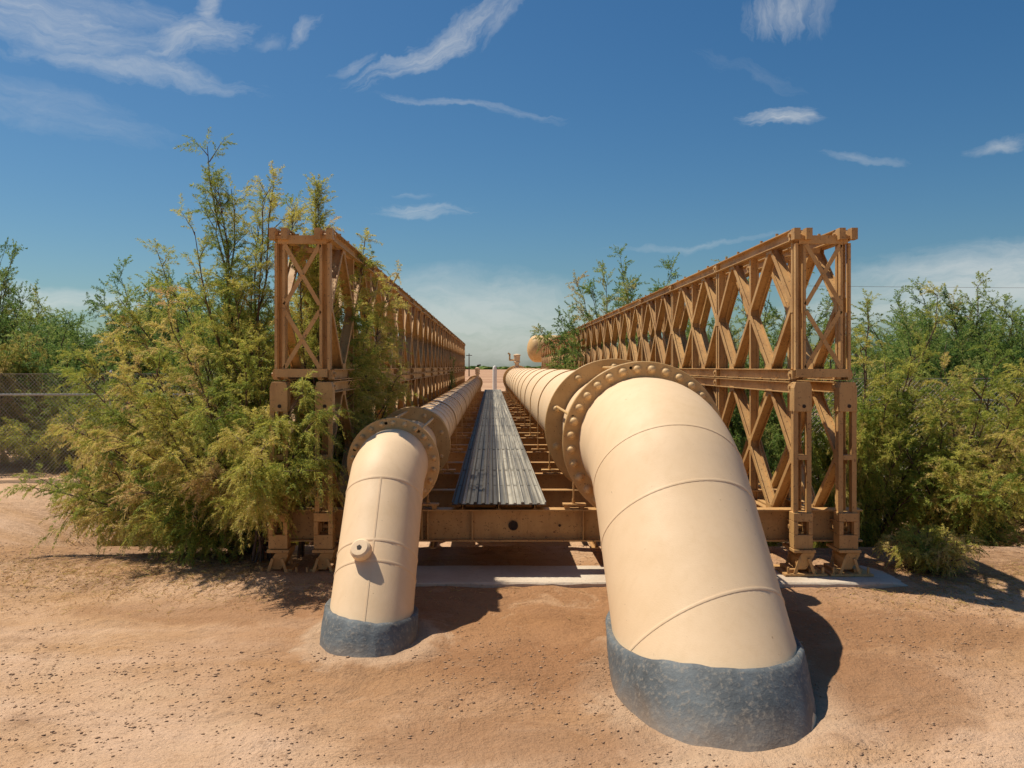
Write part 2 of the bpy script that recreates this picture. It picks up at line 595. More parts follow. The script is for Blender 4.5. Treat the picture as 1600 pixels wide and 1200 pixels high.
def vnoise(x, y, f, seed):
    """cheap smooth value noise for arrays"""
    x = x * f
    y = y * f
    xi = np.floor(x).astype(int)
    yi = np.floor(y).astype(int)
    fx, fy = x - xi, y - yi
    fx = fx * fx * (3 - 2 * fx)
    fy = fy * fy * (3 - 2 * fy)

    def h(a, b):
        n = (a * 374761393 + b * 668265263 + seed * 1442695) & 0x7fffffff
        n = ((n ^ (n >> 13)) * 1274126177) & 0x7fffffff
        return ((n ^ (n >> 16)) & 0xffff) / 65535.0 - 0.5
    return (h(xi, yi) * (1 - fx) + h(xi + 1, yi) * fx) * (1 - fy) + (h(xi, yi + 1) * (1 - fx) + h(xi + 1, yi + 1) * fx) * fy


def gz(x, y):
    x = np.asarray(x, float)
    y = np.asarray(y, float)
    z = -0.11 * (1 - sst(4.8, 8.0, y)) + 0.045 * sst(7.9, 8.6, y) * (1 - sst(9.6, 10.4, y)) + 0.075 * sst(8.2, 8.8, y) * (1 - sst(9.6, 10.4, y)) * (1 - sst(-1.9, -0.9, x))
    ch = sst(10.6, 14.5, y) * (1 - sst(48, 53, y)) * (1 - sst(5.5, 9.0, np.abs(x - 0.72)))
    z = z - 1.5 * ch
    near = 1 - sst(16, 30, y)
    z = z + near * (0.05 * vnoise(x, y, 0.7, 1) + 0.030 * vnoise(x, y, 2.1, 2) + 0.016 * vnoise(x, y, 6.3, 3) + 0.008 * vnoise(x, y, 15, 4))
    # little bank of soil heaped round the pipe feet
    for (cx, cy, ax, ay) in ((1.5, 6.15, 0.85, 1.15), (-0.967, 7.12, 0.5, 0.65)):
        q = np.sqrt(((x - cx) / ax) ** 2 + ((y - cy) / ay) ** 2)
        z = z + 0.022 * np.exp(-((q - 1.0) / 0.16) ** 2)
    return z


def axis_coords(fine_lo, fine_hi, step, lo, hi, grow=1.12):
    c = list(np.arange(fine_lo, fine_hi, step))
    s, x = step, c[-1]
    while x < hi:
        s *= grow
        x += s
        c.append(min(x, hi))
    s, x = step, c[0]
    pre = []
    while x > lo:
        s *= grow
        x -= s
        pre.append(max(x, lo))
    return np.array(pre[::-1] + c)


gx = axis_coords(-7.5, 8.0, 0.045, -4000, 4000)
gy = axis_coords(3.2, 12.0, 0.045, -60, 7000)
X, Y = np.meshgrid(gx, gy)
Z = gz(X, Y)
nx, ny = len(gx), len(gy)
me = bpy.data.meshes.new('ground')
me.vertices.add(nx * ny)
me.vertices.foreach_set('co', np.stack([X, Y, Z], -1).astype(np.float32).ravel())
ii = (np.arange(ny - 1)[:, None] * nx + np.arange(nx - 1)[None, :]).ravel()
quads = np.stack([ii, ii + 1, ii + nx + 1, ii + nx], -1).astype(np.int32)
me.loops.add(quads.size)
me.loops.foreach_set('vertex_index', quads.ravel())
me.polygons.add(len(quads))
me.polygons.foreach_set('loop_start', np.arange(len(quads), dtype=np.int32) * 4)
me.polygons.foreach_set('use_smooth', np.ones(len(quads), bool))
me.update()
me.validate()
me.materials.append(M['ground'])
g = place('ground', me)
tag(g, kind='structure')


def soup(name, V, Fc, mat, parent=None, loc=(0, 0, 0), tint=None):
    """big triangle soup straight from numpy"""
    me = bpy.data.meshes.new(name)
    me.vertices.add(len(V))
    me.vertices.foreach_set('co', V.astype(np.float32).ravel())
    k = Fc.shape[1]
    me.loops.add(Fc.size)
    me.loops.foreach_set('vertex_index', Fc.astype(np.int32).ravel())
    me.polygons.add(len(Fc))
    me.polygons.foreach_set('loop_start', np.arange(len(Fc), dtype=np.int32) * k)
    me.update()
    if tint is not None:
        a = me.attributes.new('tint', 'FLOAT', 'FACE')
        a.data.foreach_set('value', tint.astype(np.float32))
    me.materials.append(mat)
    return place(name, me, parent, loc)


# clods and grit strewn over the sand: nobody could count them
def clods(n, name, y0, y1, smin, smax, seed):
    r = np.random.default_rng(seed)
    y = y0 + (y1 - y0) * r.random(n) ** 0.9
    half = y * 0.66 + 0.6
    x = (r.random(n) * 2 - 1) * half + y * 0.02
    keep = (vnoise(x, y, 1.1, 9) + vnoise(x, y, 0.35, 5) * 0.8 + 0.5 * vnoise(x, y, 4.0, 12) > 0.02 + 0.35 * (r.random(n) - 0.5))
    x, y = x[keep], y[keep]
    n = len(x)
    z = gz(x, y)
    s = smin + (smax - smin) * r.random(n) ** 4
    base = np.array([(1, 0, 0), (0.31, 0.95, 0), (-0.81, 0.59, 0), (-0.81, -0.59, 0), (0.31, -0.95, 0), (0.15, 0.1, 0.62), (0, 0, -0.4)])
    fc = []
    for i in range(5):
        j = (i + 1) % 5
        fc += [(i, j, 5), (j, i, 6)]
    fc = np.array(fc)
    V = base[None] * (1 + 0.5 * (r.random((n, 7, 3)) - 0.5))
    V = V * s[:, None, None] * np.stack([0.8 + 0.8 * r.random(n), 0.7 + 0.5 * r.random(n), 0.6 + 0.5 * r.random(n)], -1)[:, None]
    a = r.random(n) * 6.28
    ca, sa = np.cos(a)[:, None], np.sin(a)[:, None]
    V = np.stack([V[..., 0] * ca - V[..., 1] * sa, V[..., 0] * sa + V[..., 1] * ca, V[..., 2]], -1)
    V += np.stack([x, y, z + s * 0.12], -1)[:, None]
    Fc = (fc[None] + (np.arange(n) * 7)[:, None, None]).reshape(-1, 3)
    o = soup(name, V.reshape(-1, 3), Fc, M['clod'])
    return tag(o, 'small dark clods and grit strewn over the sandy ground', 'gravel', kind='stuff')


clods(60000, 'gravel', 3.4, 11.5, 0.0018, 0.0135, 3)

# ------------------------------------------------------------------ the bailey bridge
Y0 = 9.05
PL = 3.048
NP = 15
ZB = 0.50                 # underside of the lower storey
ZS = 1.555                # storey height
bridge = empty('truss_bridge', (0.725, Y0, 0.14), 'long tan steel truss bridge of bolted lattice panels carrying two cream pipes', 'bridge')


def panel_mesh():
    b = MB()
    h = 1.55
    for z in (0.06, h - 0.06):
        for sx in (-1, 1):
            b.channel((sx * 0.022, 0.01, z), (sx * 0.022, PL - 0.01, z), 0.062, 0.115, 0.010, (sx, 0, 0))
        # jaws and pin at both ends
        for y0, y1 in ((-0.055, 0.06), (PL - 0.06, PL - 0.004)):
            for sx in (-1, 1):
                b.box(*(sorted((sx * 0.034, sx * 0.078))), y0, y1, z - 0.045, z + 0.045)
        b.cyl((-0.10, 0.0, z), (0.10, 0.0, z), 0.022, n=10)
    for y in (0.055, PL / 2, PL - 0.05):
        b.ibeam((0, y, 0.118), (0, y, h - 0.118), 0.050, 0.092, 0.012, 0.010, (0, 1, 0))
    q = PL / 4
    mid = h / 2
    for ya, yb in ((0.055, q), (PL / 2, q), (PL / 2, 3 * q), (PL - 0.05, 3 * q)):
        s = 1 if yb > ya else -1
        for zc in (0.115, h - 0.115):
            up = 1 if zc > mid else -1
            b.ibeam((0, ya + s * 0.034, mid + up * 0.045), (0, yb - s * 0.03, zc), 0.052, 0.108, 0.012, 0.010, (0, 1, 0))
    # gussets at the chord nodes and storey bolts
    for y in (q, 3 * q):
        for z in (0.128, h - 0.128):
            for sx in (-1, 1):
                b.box(*sorted((sx * 0.0555, sx * 0.0615)), y - 0.10, y + 0.10, z - 0.03, z + 0.05 if z < mid else z + 0.03)
    for dy in (0.5, 1.05, 2.0, 2.55):
        for sx in (-0.055, 0.055):
            b.cyl((sx, dy, h - 0.004), (sx, dy, h + 0.032), 0.016, n=6)
    for y in (0.055, PL / 2, PL - 0.05):
        for sx in (-1, 1):
            b.box(*sorted((sx * 0.0465, sx * 0.053)), y - 0.05, y + 0.05, mid - 0.075, mid + 0.075)
    return b.mesh('truss_panel', M['tan'])


PM = panel_mesh()
XT = [-2.157, -1.70, 3.15, 3.607]
tl = ['shaded tan truss line, outermost on the left', 'inner left truss line beside the small pipe',
      'sunlit inner right truss line beside the large pipe', 'outermost right truss line']
for xi, x in enumerate(XT):
    tr = bpy.data.objects.new('truss', None)
    COL.objects.link(tr)
    tr.parent = bridge
    tr.location = Vector((x, Y0, ZB)) - Vector(bridge.location)
    tr['label'] = tl[xi]
    for s in range(2):
        for k in range(NP):
            place('truss_panel', PM, tr, (x, Y0 + k * PL, ZB + s * ZS + s * 0.004))

# end frames with stacked crosses, upper storey
for xa, xb in ((XT[0], XT[1]), (XT[2], XT[3])):
    b = MB()
    z0, z1 = 0.03, 1.42
    w = xb - xa
    b.channel((-0.02, -0.09, z1), (w + 0.02, -0.09, z1), 0.05, 0.085, 0.008, (0, 1, 0))
    b.channel((-0.05, -0.09, z0 + 0.03), (w + 0.03, -0.09, z0 + 0.03), 0.07, 0.085, 0.008, (0, 1, 0))
    zm = (z0 + z1) / 2
    for za, zb in ((z0 + 0.08, zm - 0.03), (zm + 0.03, z1 - 0.05)):
        b.bar((0.05, -0.078, za), (w - 0.05, -0.078, zb), 0.008, 0.042, (0, 1, 0))
        b.bar((0.05, -0.088, zb), (w - 0.05, -0.088, za), 0.008, 0.042, (0, 1, 0))
        b.cyl((w / 2, -0.10, (za + zb) / 2), (w / 2, -0.06, (za + zb) / 2), 0.012, n=6)
    for xx in (0.0, w):
        for sx in (-1, 1):
            b.bar((xx + sx * 0.040, -0.052, z0 + 0.06), (xx + sx * 0.040, -0.052, z1 - 0.035), 0.026, 0.06, (1, 0, 0))
    b.build('end_frame', M['tan'], bridge, (xa, Y0, ZB + ZS + 0.02), bevel=None)
    # chord end jaws that reach forward of the top corners
    for xx in (0.0, w):
        b = MB()
        for sx in (-1, 1):
            x0, x1 = sorted((xx + sx * 0.03, xx + sx * 0.092))
            b.box(x0, x1, -0.16, -0.058, 1.43, 1.545)
        b.box(xx - 0.032, xx + 0.032, -0.12, -0.06, 1.44, 1.47)
        b.build('chord_jaw', M['tan'], bridge, (xa, Y0, ZB + ZS + 0.004), bevel=None)

# horizontal bracing between the two lines of each side
for xa, xb in ((XT[0], XT[1]), (XT[2], XT[3])):
    b = MB()
    w = xb - xa
    for y in (0.45, 1.1):
        b.channel((0.06, y, 1.40), (w - 0.06, y, 1.40), 0.05, 0.05, 0.008, (0, 1, 0))
    b.bar((0.07, 0.47, 1.40), (w - 0.07, 1.1, 1.40), 0.035, 0.008, (1, 0, 0))
    b.bar((w - 0.07, 0.47, 1.39), (0.07, 1.1, 1.39), 0.035, 0.008, (1, 0, 0))
    bm_ = b.mesh('bracing_frame', M['tan'])
    for k in range(NP):
        place('bracing_frame', bm_, bridge, (xa, Y0 + k * PL, ZB + ZS))

# ladder-like end posts in front of the lower storey, with bearings
for x in XT:
    b = MB()
    yf = -0.13
    zb, zt = 0.36, ZB + ZS - 0.01
    for sx in (-1, 1):
        b.prof((sx * 0.068, yf, zb + 0.0), (sx * 0.068, yf, zt - 0.30), [(-0.024, 0.0), (0.024, 0.0), (0.024, 0.012), (0.006 * 1, 0.012), (0.006, 0.12), (-0.006, 0.12), (-0.006, 0.012), (-0.024, 0.012)], (1, 0, 0))
    # top cover plate, lightly tapered
    b.add([(-0.088, yf - 0.012, zt - 0.30), (0.092, yf - 0.012, zt - 0.30), (0.092, yf - 0.012, zt - 0.06), (0.074, yf - 0.012, zt), (-0.070, yf - 0.012, zt), (-0.088, yf - 0.012, zt - 0.06),
           (-0.088, yf + 0.13, zt - 0.30), (0.092, yf + 0.13, zt - 0.30), (0.092, yf + 0.13, zt - 0.06), (0.074, yf + 0.13, zt), (-0.070, yf + 0.13, zt), (-0.088, yf + 0.13, zt - 0.06)],
          [(0, 1, 2, 3, 4, 5), (11, 10, 9, 8, 7, 6), (0, 6, 7, 1), (1, 7, 8, 2), (2, 8, 9, 3), (3, 9, 10, 4), (4, 10, 11, 5), (5, 11, 6, 0)])
    for z in (1.28,):
        b.box(-0.045, 0.045, yf - 0.004, yf + 0.11, z - 0.025, z + 0.025)
    # foot box with its square hole
    z0, z1 = zb, 0.72
    b.box(-0.096, 0.096, yf - 0.03, yf + 0.12, z0, 0.50)
    b.box(-0.096, 0.096, yf - 0.03, yf + 0.12, 0.635, z1)
    b.box(-0.096, -0.052, yf - 0.03, yf + 0.12, 0.503, 0.632)
    b.box(0.052, 0.096, yf - 0.03, yf + 0.12, 0.503, 0.632)
    ep = b.build('end_post', M['tan'], bridge, (x, Y0, 0), bevel=0.004)
    h = MB()
    h.cyl((0.012, yf - 0.016, zt - 0.245), (0.012, yf - 0.002, zt - 0.245), 0.019, n=14)
    h.build('bolt_hole', M['dark_hole'], ep, (x, Y0, 0))
    # rocker bearing
    b = MB()
    b.box(-0.105, 0.115, yf - 0.06, yf + 0.30, 0.325, 0.355)
    b.add([(-0.02, yf - 0.05, 0.322), (0.105, yf - 0.05, 0.322), (0.105, yf - 0.04, 0.29), (0.03, yf - 0.02, 0.150), (-0.055, yf - 0.02, 0.150), (-0.055, yf - 0.04, 0.27),
           (-0.02, yf + 0.28, 0.322), (0.105, yf + 0.28, 0.322), (0.105, yf + 0.28, 0.29), (0.03, yf + 0.22, 0.150), (-0.055, yf + 0.22, 0.150), (-0.055, yf + 0.28, 0.27)],
          [(5, 4, 3, 2, 1, 0), (6, 7, 8, 9, 10, 11), (0, 1, 7, 6), (1, 2, 8, 7), (2, 3, 9, 8), (3, 4, 10, 9), (4, 5, 11, 10), (5, 0, 6, 11)])
    for sx in (-1, 1):
        b.box(*sorted((sx * 0.06, sx * 0.14)), yf - 0.02, yf + 0.28, 0.114, 0.152)
        for yy in (-0.06, 0.22):
            b.bar((sx * 0.10, yf + yy, 0.11), (sx * 0.045, yf + yy, 0.27), 0.014, 0.03, (0, 1, 0))
    br = b.build('bearing', M['tan'], bridge, (x, Y0, 0), bevel=0.004)
    b = MB()
    b.box(-0.20, 0.23, yf - 0.08, yf + 0.36, 0.094, 0.115)
    for sx in (-0.16, 0.19):
        b.cyl((sx, yf - 0.045, 0.113), (sx, yf - 0.045, 0.18), 0.013, n=6)
    b.build('base_plate', M['tan'], br, (x, Y0, 0))

# transoms
XL, XR = -2.34, 3.84
ZT = 0.72
b = MB()
b.ibeam((XL, 0, ZT - 0.165), (XR, 0, ZT - 0.165), 0.14, 0.33, 0.016, 0.012, (0, 1, 0))
TM = b.mesh('transom', M['tan'])
for k in range(1, 2 * NP):
    place('transom', TM, bridge, (0, Y0 + 0.14 + k * PL / 2 + (0.0 if k % 2 == 0 else -0.1), 0))
b = MB()
b.ibeam((XL, 0, ZT - 0.165), (XR, 0, ZT - 0.165), 0.16, 0.33, 0.016, 0.012, (0, 1, 0))
for x in (-0.72, -0.66, 0.02 - 0.22, 0.95, 1.0 + 0.62, 2.55, -1.4):
    b.box(x - 0.006, x + 0.006, -0.074, -0.0075, ZT - 0.312, ZT - 0.018)
ft = b.build('transom', M['tan'], bridge, (0, Y0 + 0.14, 0))
b = MB()
b.lathe((0.226, -0.004, ZT - 0.175), (0, -1, 0), [(0, 0.050), (0.02, 0.050), (0.02, 0.038), (0.006, 0.036), (0.006, 0.001)], 28)
b.build('bolt_hole', M['dark_hole'], ft, (0, Y0 + 0.14, 0), smooth=40)

b = MB()
b.cyl((0.71, -0.0065, ZT - 0.175), (0.71, -0.014, ZT - 0.175), 0.014, n=12)
b.build('bolt_hole', M['dark_hole'], ft, (0, Y0 + 0.14, 0))

# long stringers carrying the walkway and pipe saddles
for x in (-1.25, -0.62, -0.30, 0.075, 0.45, 1.1, 1.9, 2.5):
    b = MB()
    on = x in (-0.30, 0.075, 0.45)
    if on:
        b.ibeam((0, 0, 0), (0, NP * PL - 0.2, 0), 0.05, 0.055, 0.007, 0.008)
        b.build('stringer', M['tan'], bridge, (x, Y0 + 0.08, ZT + 0.029))
    else:
        b.ibeam((0, 0, 0), (0, NP * PL - 0.5, 0), 0.07, 0.11, 0.008, 0.008)
        b.build('stringer', M['tan'], bridge, (x, Y0 + 0.28, ZT - 0.39))

# walkway: four ribbed planks side by side, serrated ribs on the two left ones
WZ = 0.785
b_len = NP * PL
for i in range(4):
    b = MB()
    w = 0.2395
    x0 = 0
    sec = 3.0
    nsec = int(b_len // sec)
    prof = [(0.0, 0.0), (0.0, 0.030), (0.012, 0.030), (0.018, 0.004), (0.055, 0.002), (0.072, 0.020), (0.092, 0.020), (0.108, 0.002),
            (0.138, 0.002), (0.154, 0.020), (0.174, 0.020), (0.190, 0.002), (0.222, 0.004), (0.228, 0.030), (w, 0.030), (w, 0.0)]
    for k in range(nsec):
        ya, yb = k * sec, (k + 1) * sec - 0.008
        n = len(prof)
        dz = 0.002 * ((k * 7 + i * 3) % 3)
        vs = [(px, ya, pz + dz) for px, pz in prof] + [(px, yb, pz + dz) for px, pz in prof]
        fs = [(j, n + j, n + j + 1, j + 1) for j in range(n - 1)] + [(n - 1, 2 * n - 1, n, 0)]
        fs += [tuple(range(n)), tuple(range(2 * n - 1, n - 1, -1))]
        b.add(vs, fs)
        for q in range(3):
            b.box(0.016, 0.224, ya + 0.002 + q * 1.45, ya + 0.03 + q * 1.45, 0.0045 + dz, 0.0075 + dz)
    b.build('walkway_plank', M['dark_grating' if i < 2 else 'grating'], bridge, (-0.408 + i * 0.2425, Y0 - 0.03, WZ))
    wp = bpy.context.scene.collection.objects[-1]
    if i < 2:
        b = MB()
        for xr in (0.122,):
            yy = 0.03
            while yy < 26:
                b.add([(xr - 0.014, yy, 0.004), (xr + 0.014, yy, 0.004), (xr + 0.014, yy + 0.03, 0.004), (xr - 0.014, yy + 0.03, 0.004),
                       (xr - 0.009, yy + 0.006, 0.034), (xr + 0.009, yy + 0.006, 0.034), (xr + 0.009, yy + 0.024, 0.030), (xr - 0.009, yy + 0.024, 0.030)],
                      [(4, 5, 6, 7), (0, 1, 5, 4), (1, 2, 6, 5), (2, 3, 7, 6), (3, 0, 4, 7)])
                yy += 0.11
        t_ = b.build('grip_teeth', M['tooth'], wp, (-0.408 + i * 0.2425, Y0 - 0.03, WZ))
        t_['kind'] = 'stuff'

# concrete sill and the rubble under the near end
sill = MB()
for (x0, x1, y0, y1, z0, z1) in ((-2.30, 4.14, 8.60, 9.34, -0.2, 0.09),):
    nxs = 60
    for i in range(nxs):
        pass
    vs, fs = [], []
    for i in range(nxs + 1):
        x = x0 + (x1 - x0) * i / nxs
        w = 0.018 * mnoise.noise(Vector((x * 2.3, 1.1, 0))) + 0.010 * mnoise.noise(Vector((x * 9, 4, 0)))
        e = 0.05 * max(0, (abs(i / nxs - 0.5) - 0.47) / 0.03)
        c = 0.014 + 0.01 * mnoise.noise(Vector((x * 6, 7.7, 0)))
        ring = [(x, y0 + w + e, z0), (x, y0 + w + e, z1 - c - e), (x, y0 + w + c + e, z1 - e + 0.004 * mnoise.noise(Vector((x * 5, 0, 3)))), (x, y1 + w - e, z1 - e), (x, y1 + w, z0)]
        vs += ring
    for i in range(nxs):
        for j in range(4):
            fs.append((i * 5 + j, (i + 1) * 5 + j, (i + 1) * 5 + j + 1, i * 5 + j + 1))
    fs += [(4, 3, 2, 1, 0), tuple(nxs * 5 + q for q in range(5))]
    sill.add(vs, fs)
o = sill.build('concrete_sill', M['concrete'], None, (0, 0, 0), smooth=30)
tag(o, 'long low pale concrete sill under the near end of the truss bridge', 'sill')

# ------------------------------------------------------------------ pipes
def sweep(b, nodes, r, cx, n=72, cap=False):
    """nodes (Y,Z) with mitred rings; pipe runs in the plane X=cx"""
    k = len(nodes)
    rings = []
    for i, (y, z) in enumerate(nodes):
        if i == 0:
            d = Vector((nodes[1][0] - y, nodes[1][1] - z)).normalized()
            m, sc = Vector((-d.y, d.x)), 1
        elif i == k - 1:
            d = Vector((y - nodes[-2][0], z - nodes[-2][1])).normalized()
            m, sc = Vector((-d.y, d.x)), 1
        else:
            d0 = Vector((y - nodes[i - 1][0], z - nodes[i - 1][1])).normalized()
            d1 = Vector((nodes[i + 1][0] - y, nodes[i + 1][1] - z)).normalized()
            d = (d0 + d1).normalized()
            m, sc = Vector((-d.y, d.x)), 1 / max(0.3, d.dot(d0))
        ring = []
        for j in range(n):
            t = 2 * math.pi * j / n
            a = r * math.sin(t) * sc
            ring.append((cx + r * math.cos(t), y + m.x * a, z + m.y * a))
        rings.append(ring)
    vs = [p for rg in rings for p in rg]
    fs = []
    for i in range(k - 1):
        for j in range(n):
            q = (j + 1) % n
            fs.append((i * n + j, i * n + q, (i + 1) * n + q, (i + 1) * n + j))
    b.add(vs, fs)


def seam(b, cx, y, z, dy, dz, r, rt=0.010, n=96, m=6, skew=0.0):
    """weld bead round the pipe at (y,z), axis (dy,dz)"""
    d = Vector((0, dy, dz)).normalized()
    u = Vector((1, 0, 0))
    v = d.cross(u)
    vs, fs = [], []
    for i in range(n):
        t = 2 * math.pi * i / n
        rad = u * math.cos(t) + v * math.sin(t)
        for j in range(m):
            q = 2 * math.pi * j / m
            vs.append(Vector((cx, y, z)) + rad * (r + rt * 0.5 * math.cos(q)) + d * (rt * 1.4 * math.sin(q) - skew * r * math.cos(t)))
    for i in range(n):
        for j in range(m):
            fs.append((i * m + j, ((i + 1) % n) * m + j, ((i + 1) % n) * m + (j + 1) % m, i * m + (j + 1) % m))
    b.add(vs, fs)


def bolt_mesh(r, h):
    b = MB()
    b.lathe((0, 0, 0), (0, -1, 0), [(0, r * 1.25), (h * 0.12, r * 1.25), (h * 0.14, r * 0.98), (h * 0.6, r * 0.95), (h * 0.85, r * 0.72), (h, r * 0.3), (h * 1.02, 0.001)], 14)
    return b.mesh('bolt', M['bolt'], smooth=50)


def collar(parent, cx, yg, th, r, ztop, name_label, xs=0.0):
    """sleeve of mastic cast where the slanting pipe enters the ground"""
    n, m = 120, 12
    vs, fs = [], []
    for i in range(n):
        t = 2 * math.pi * i / n
        ct, st = math.cos(t), math.sin(t)
        lump = mnoise.noise(Vector((ct * 1.4 + cx, st * 1.4, 2))) + 0.4 * mnoise.noise(Vector((ct * 5 + cx, st * 5, 9)))
        zt = ztop + 0.022 * lump - 0.035 * ct
        if r > 0.5:
            zt -= 0.095 * math.exp(-((math.degrees(t) - 190) / 38) ** 2) - 0.012
        for j in range(m + 3):
            if j == 0:
                z, o = zt - 0.010, -0.01
            elif j == 1:
                z, o = zt + 0.004, 0.030
            else:
                s = (j - 2) / m
                z = zt - 0.014 - s * (zt + 0.35)
                o = 0.044 + 0.006 * min(1, s * 1.5) + 0.012 * mnoise.noise(Vector((ct * 4, st * 4, z * 6 + cx)))
            yc = yg + z / math.tan(th) * (1 if j < 2 else 0.86) + (0 if j < 2 else 0.14 * zt / math.tan(th))
            vs.append((cx + (r + o) * ct, yc + (r + o) / math.sin(th) * st, z))
    k = m + 3
    for i in range(n):
        q = (i + 1) % n
        for j in range(k - 1):
            fs.append((i * k + j, i * k + j + 1, q * k + j + 1, q * k + j))
    b = MB()
    pl = parent.location
    b.add([(v[0] - cx + xs * min(1.0, max(0.0, 8.4 - v[1]) / 2.0) - (0.028 if r > 0.5 else 0.0) * min(1, max(0, 0.15 - v[2]) / 0.3) * max(0.0, (v[0] - cx) / r), v[1] - yg, v[2]) for v in vs], fs)
    o = b.build('footing_collar', M['collar'], parent, (cx, yg, 0), smooth=60)
    o['label'] = name_label
    return o


def lean(b, xs, y0=8.4):
    b.v = [(p[0] + xs * max(0.0, (y0 - p[1])) / 2.0, p[1], p[2]) for p in b.v]
    return b


def pipeline(cx, zc, rf, rb, rfl, rfl2, nodes, th, yg, nb, br, label, name, seams, ztop, ncap, colr_label, xs=0.0):
    root = empty(name, (cx, yg, 0), label, 'pipe')
    L = lambda b: [(p[0], p[1], p[2]) for p in b.v]

    def rel(b, y, z):
        b.v = [(p[0] - cx, p[1] - y, p[2] - z) for p in b.v]
        return b
    # rising bend from the ground to the front flange
    b = MB()
    sweep(b, nodes, rf, cx)
    lean(b, xs)
    rel(b, yg, 0).build('bend', M['cream'], root, (cx, yg, 0), smooth=25)
    for si, (y, z, dy, dz) in enumerate(seams):
        b = MB()
        seam(b, cx, y, z, dy, dz, rf, skew=(0.0, 0.16, 0.34)[si] if rf > 0.5 else 0.0)
        lean(b, xs)
        rel(b, y, z).build('weld_seam', M['cream'], root, (cx, y, z), smooth=60)
    # straight run over the bridge
    yf = 8.66
    y2 = 10.8
    yend = 52.0
    b = MB()
    sweep(b, [(yf + 0.05, zc), (y2, zc)], rb - 0.05, cx)
    sweep(b, [(y2, zc), (yend, zc)], rb, cx, 72)
    rel(b, yf, zc).build('pipe_run', M['cream'], root, (cx, yf, zc), smooth=25)
    # far bend down
    b = MB()
    pts = [(yend, zc)]
    for a in range(0, 46, 9):
        pts.append((yend + 0.3 + 1.2 * math.sin(R(a)), zc - 1.2 * (1 - math.cos(R(a)))))
    pts.append((pts[-1][0] + 1.6, pts[-1][1] - 1.6))
    sweep(b, pts, rb, cx, 40)
    rel(b, yend, zc).build('far_bend', M['cream'], root, (cx, yend, zc), smooth=25)

    def flange(y, r, ri, th_, nbolt, front=True, bolts=True):
        b = MB()
        e = 0.006
        b.lathe((0, 0, 0), (0, 1, 0), [(0, ri), (0, r - e), (e, r), (th_ - e, r), (th_, r - e), (th_, ri)], 96, closed=True)
        f = b.build('flange', M['ochre'], root, (cx, y, zc), smooth=35)
        if bolts:
            bmh = bolt_mesh(br, br * 1.45)
            for i in range(nbolt):
                t = 2 * math.pi * (i + 0.5) / nbolt
                rr = (r + ri) / 2 + 0.005
                place('bolt', bmh, f, (cx + rr * math.cos(t), y - 0.001, zc + rr * math.sin(t)))
        return f
    flange(yf, rfl, rf - 0.006, 0.055, nb)
    b = MB()
    b.lathe((0, 0, 0), (0, 1, 0), [(0, rf), (0, rfl - 0.03), (0.012, rfl - 0.028), (0.012, rf)], 96, closed=True)
    b.build('gasket', M['cream'], root, (cx, yf + 0.057, zc), smooth=35)
    flange(yf + 0.072, rfl - 0.006, rf - 0.006, 0.055, nb, bolts=False)
    flange(y2, rfl2, rb - 0.055, 0.05, max(8, nb // 3), bolts=True)
    flange(yend - 1.0, rfl2 - 0.02, rb - 0.01, 0.08, 12, bolts=False)
    flange(yend + 0.2, rfl2 - 0.02, rb - 0.01, 0.08, 12, bolts=False)
    # stay lugs between the two flanges
    for t in (R(100), R(52), R(160)):
        b = MB()
        rr = rb + 0.06
        x, z = rr * math.cos(t), rr * math.sin(t)
        b.cyl((x, 0, z), (x, y2 - yf + 0.14, z), 0.016, n=8)
        for yy in (y2 - yf + 0.06, y2 - yf + 0.09):
            b.cyl((x, yy, z), (x, yy + 0.028, z), 0.035, n=6)
        b.build('tie_rod', M['ochre'], root, (cx, yf, zc), smooth=40)
    # straps, one at every panel joint, legs standing on the transoms
    for k in range(0, 14):
        y = Y0 + 0.14 + k * PL
        rr = (rb if y > y2 else rb - 0.05) + 0.002
        b = MB()
        # leg centre is outside the run's radius so front and back legs line up
        lx = rb + 0.03
        prof, hw = [], 0.028
        nseg = 48
        vs, fs = [], []
        for i in range(nseg + 1):
            t = math.pi * i / nseg
            c, s_ = math.cos(t), math.sin(t)
            for (q, w) in ((rr, -hw), (rr + 0.014, -hw), (rr + 0.014, hw), (rr, hw)):
                vs.append((q * c, w, q * s_))
        for i in range(nseg):
            for j in range(4):
                fs.append((i * 4 + j, (i + 1) * 4 + j, (i + 1) * 4 + (j + 1) % 4, i * 4 + (j + 1) % 4))
        b.add(vs, fs)
        for sx in (-1, 1):
            b.bar((sx * (rr + 0.007), 0, 0.0), (sx * (rr + 0.007), 0, ZT + 0.055 - zc), 0.014, 0.056, (1, 0, 0))
            b.cyl((sx * (rr + 0.007), 0, ZT + 0.02 - zc), (sx * (rr + 0.007), 0, ZT + 0.10 - zc), 0.017, n=6)
            b.box(*sorted((sx * (rr - 0.12), sx * (rr + 0.12))), -0.06, 0.06, ZT + 0.038 - zc, ZT + 0.054 - zc)
            b.box(*sorted((sx * (rr - 0.10), sx * (rr - 0.05))), -0.05, 0.05, ZT + 0.002 - zc, ZT + 0.037 - zc)
            b.box(*sorted((sx * (rr + 0.05), sx * (rr + 0.10))), -0.05, 0.05, ZT + 0.002 - zc, ZT + 0.037 - zc)
            # saddle gusset
            b.box(*sorted((sx * (rr * 0.62), sx * (rr * 0.62 + 0.014))), -0.05, 0.05, ZT + 0.055 - zc, -rr * 0.77)
        b.build('strap', M['ochre'] if k % 2 else M['tan'], root, (cx, y, zc), smooth=30)
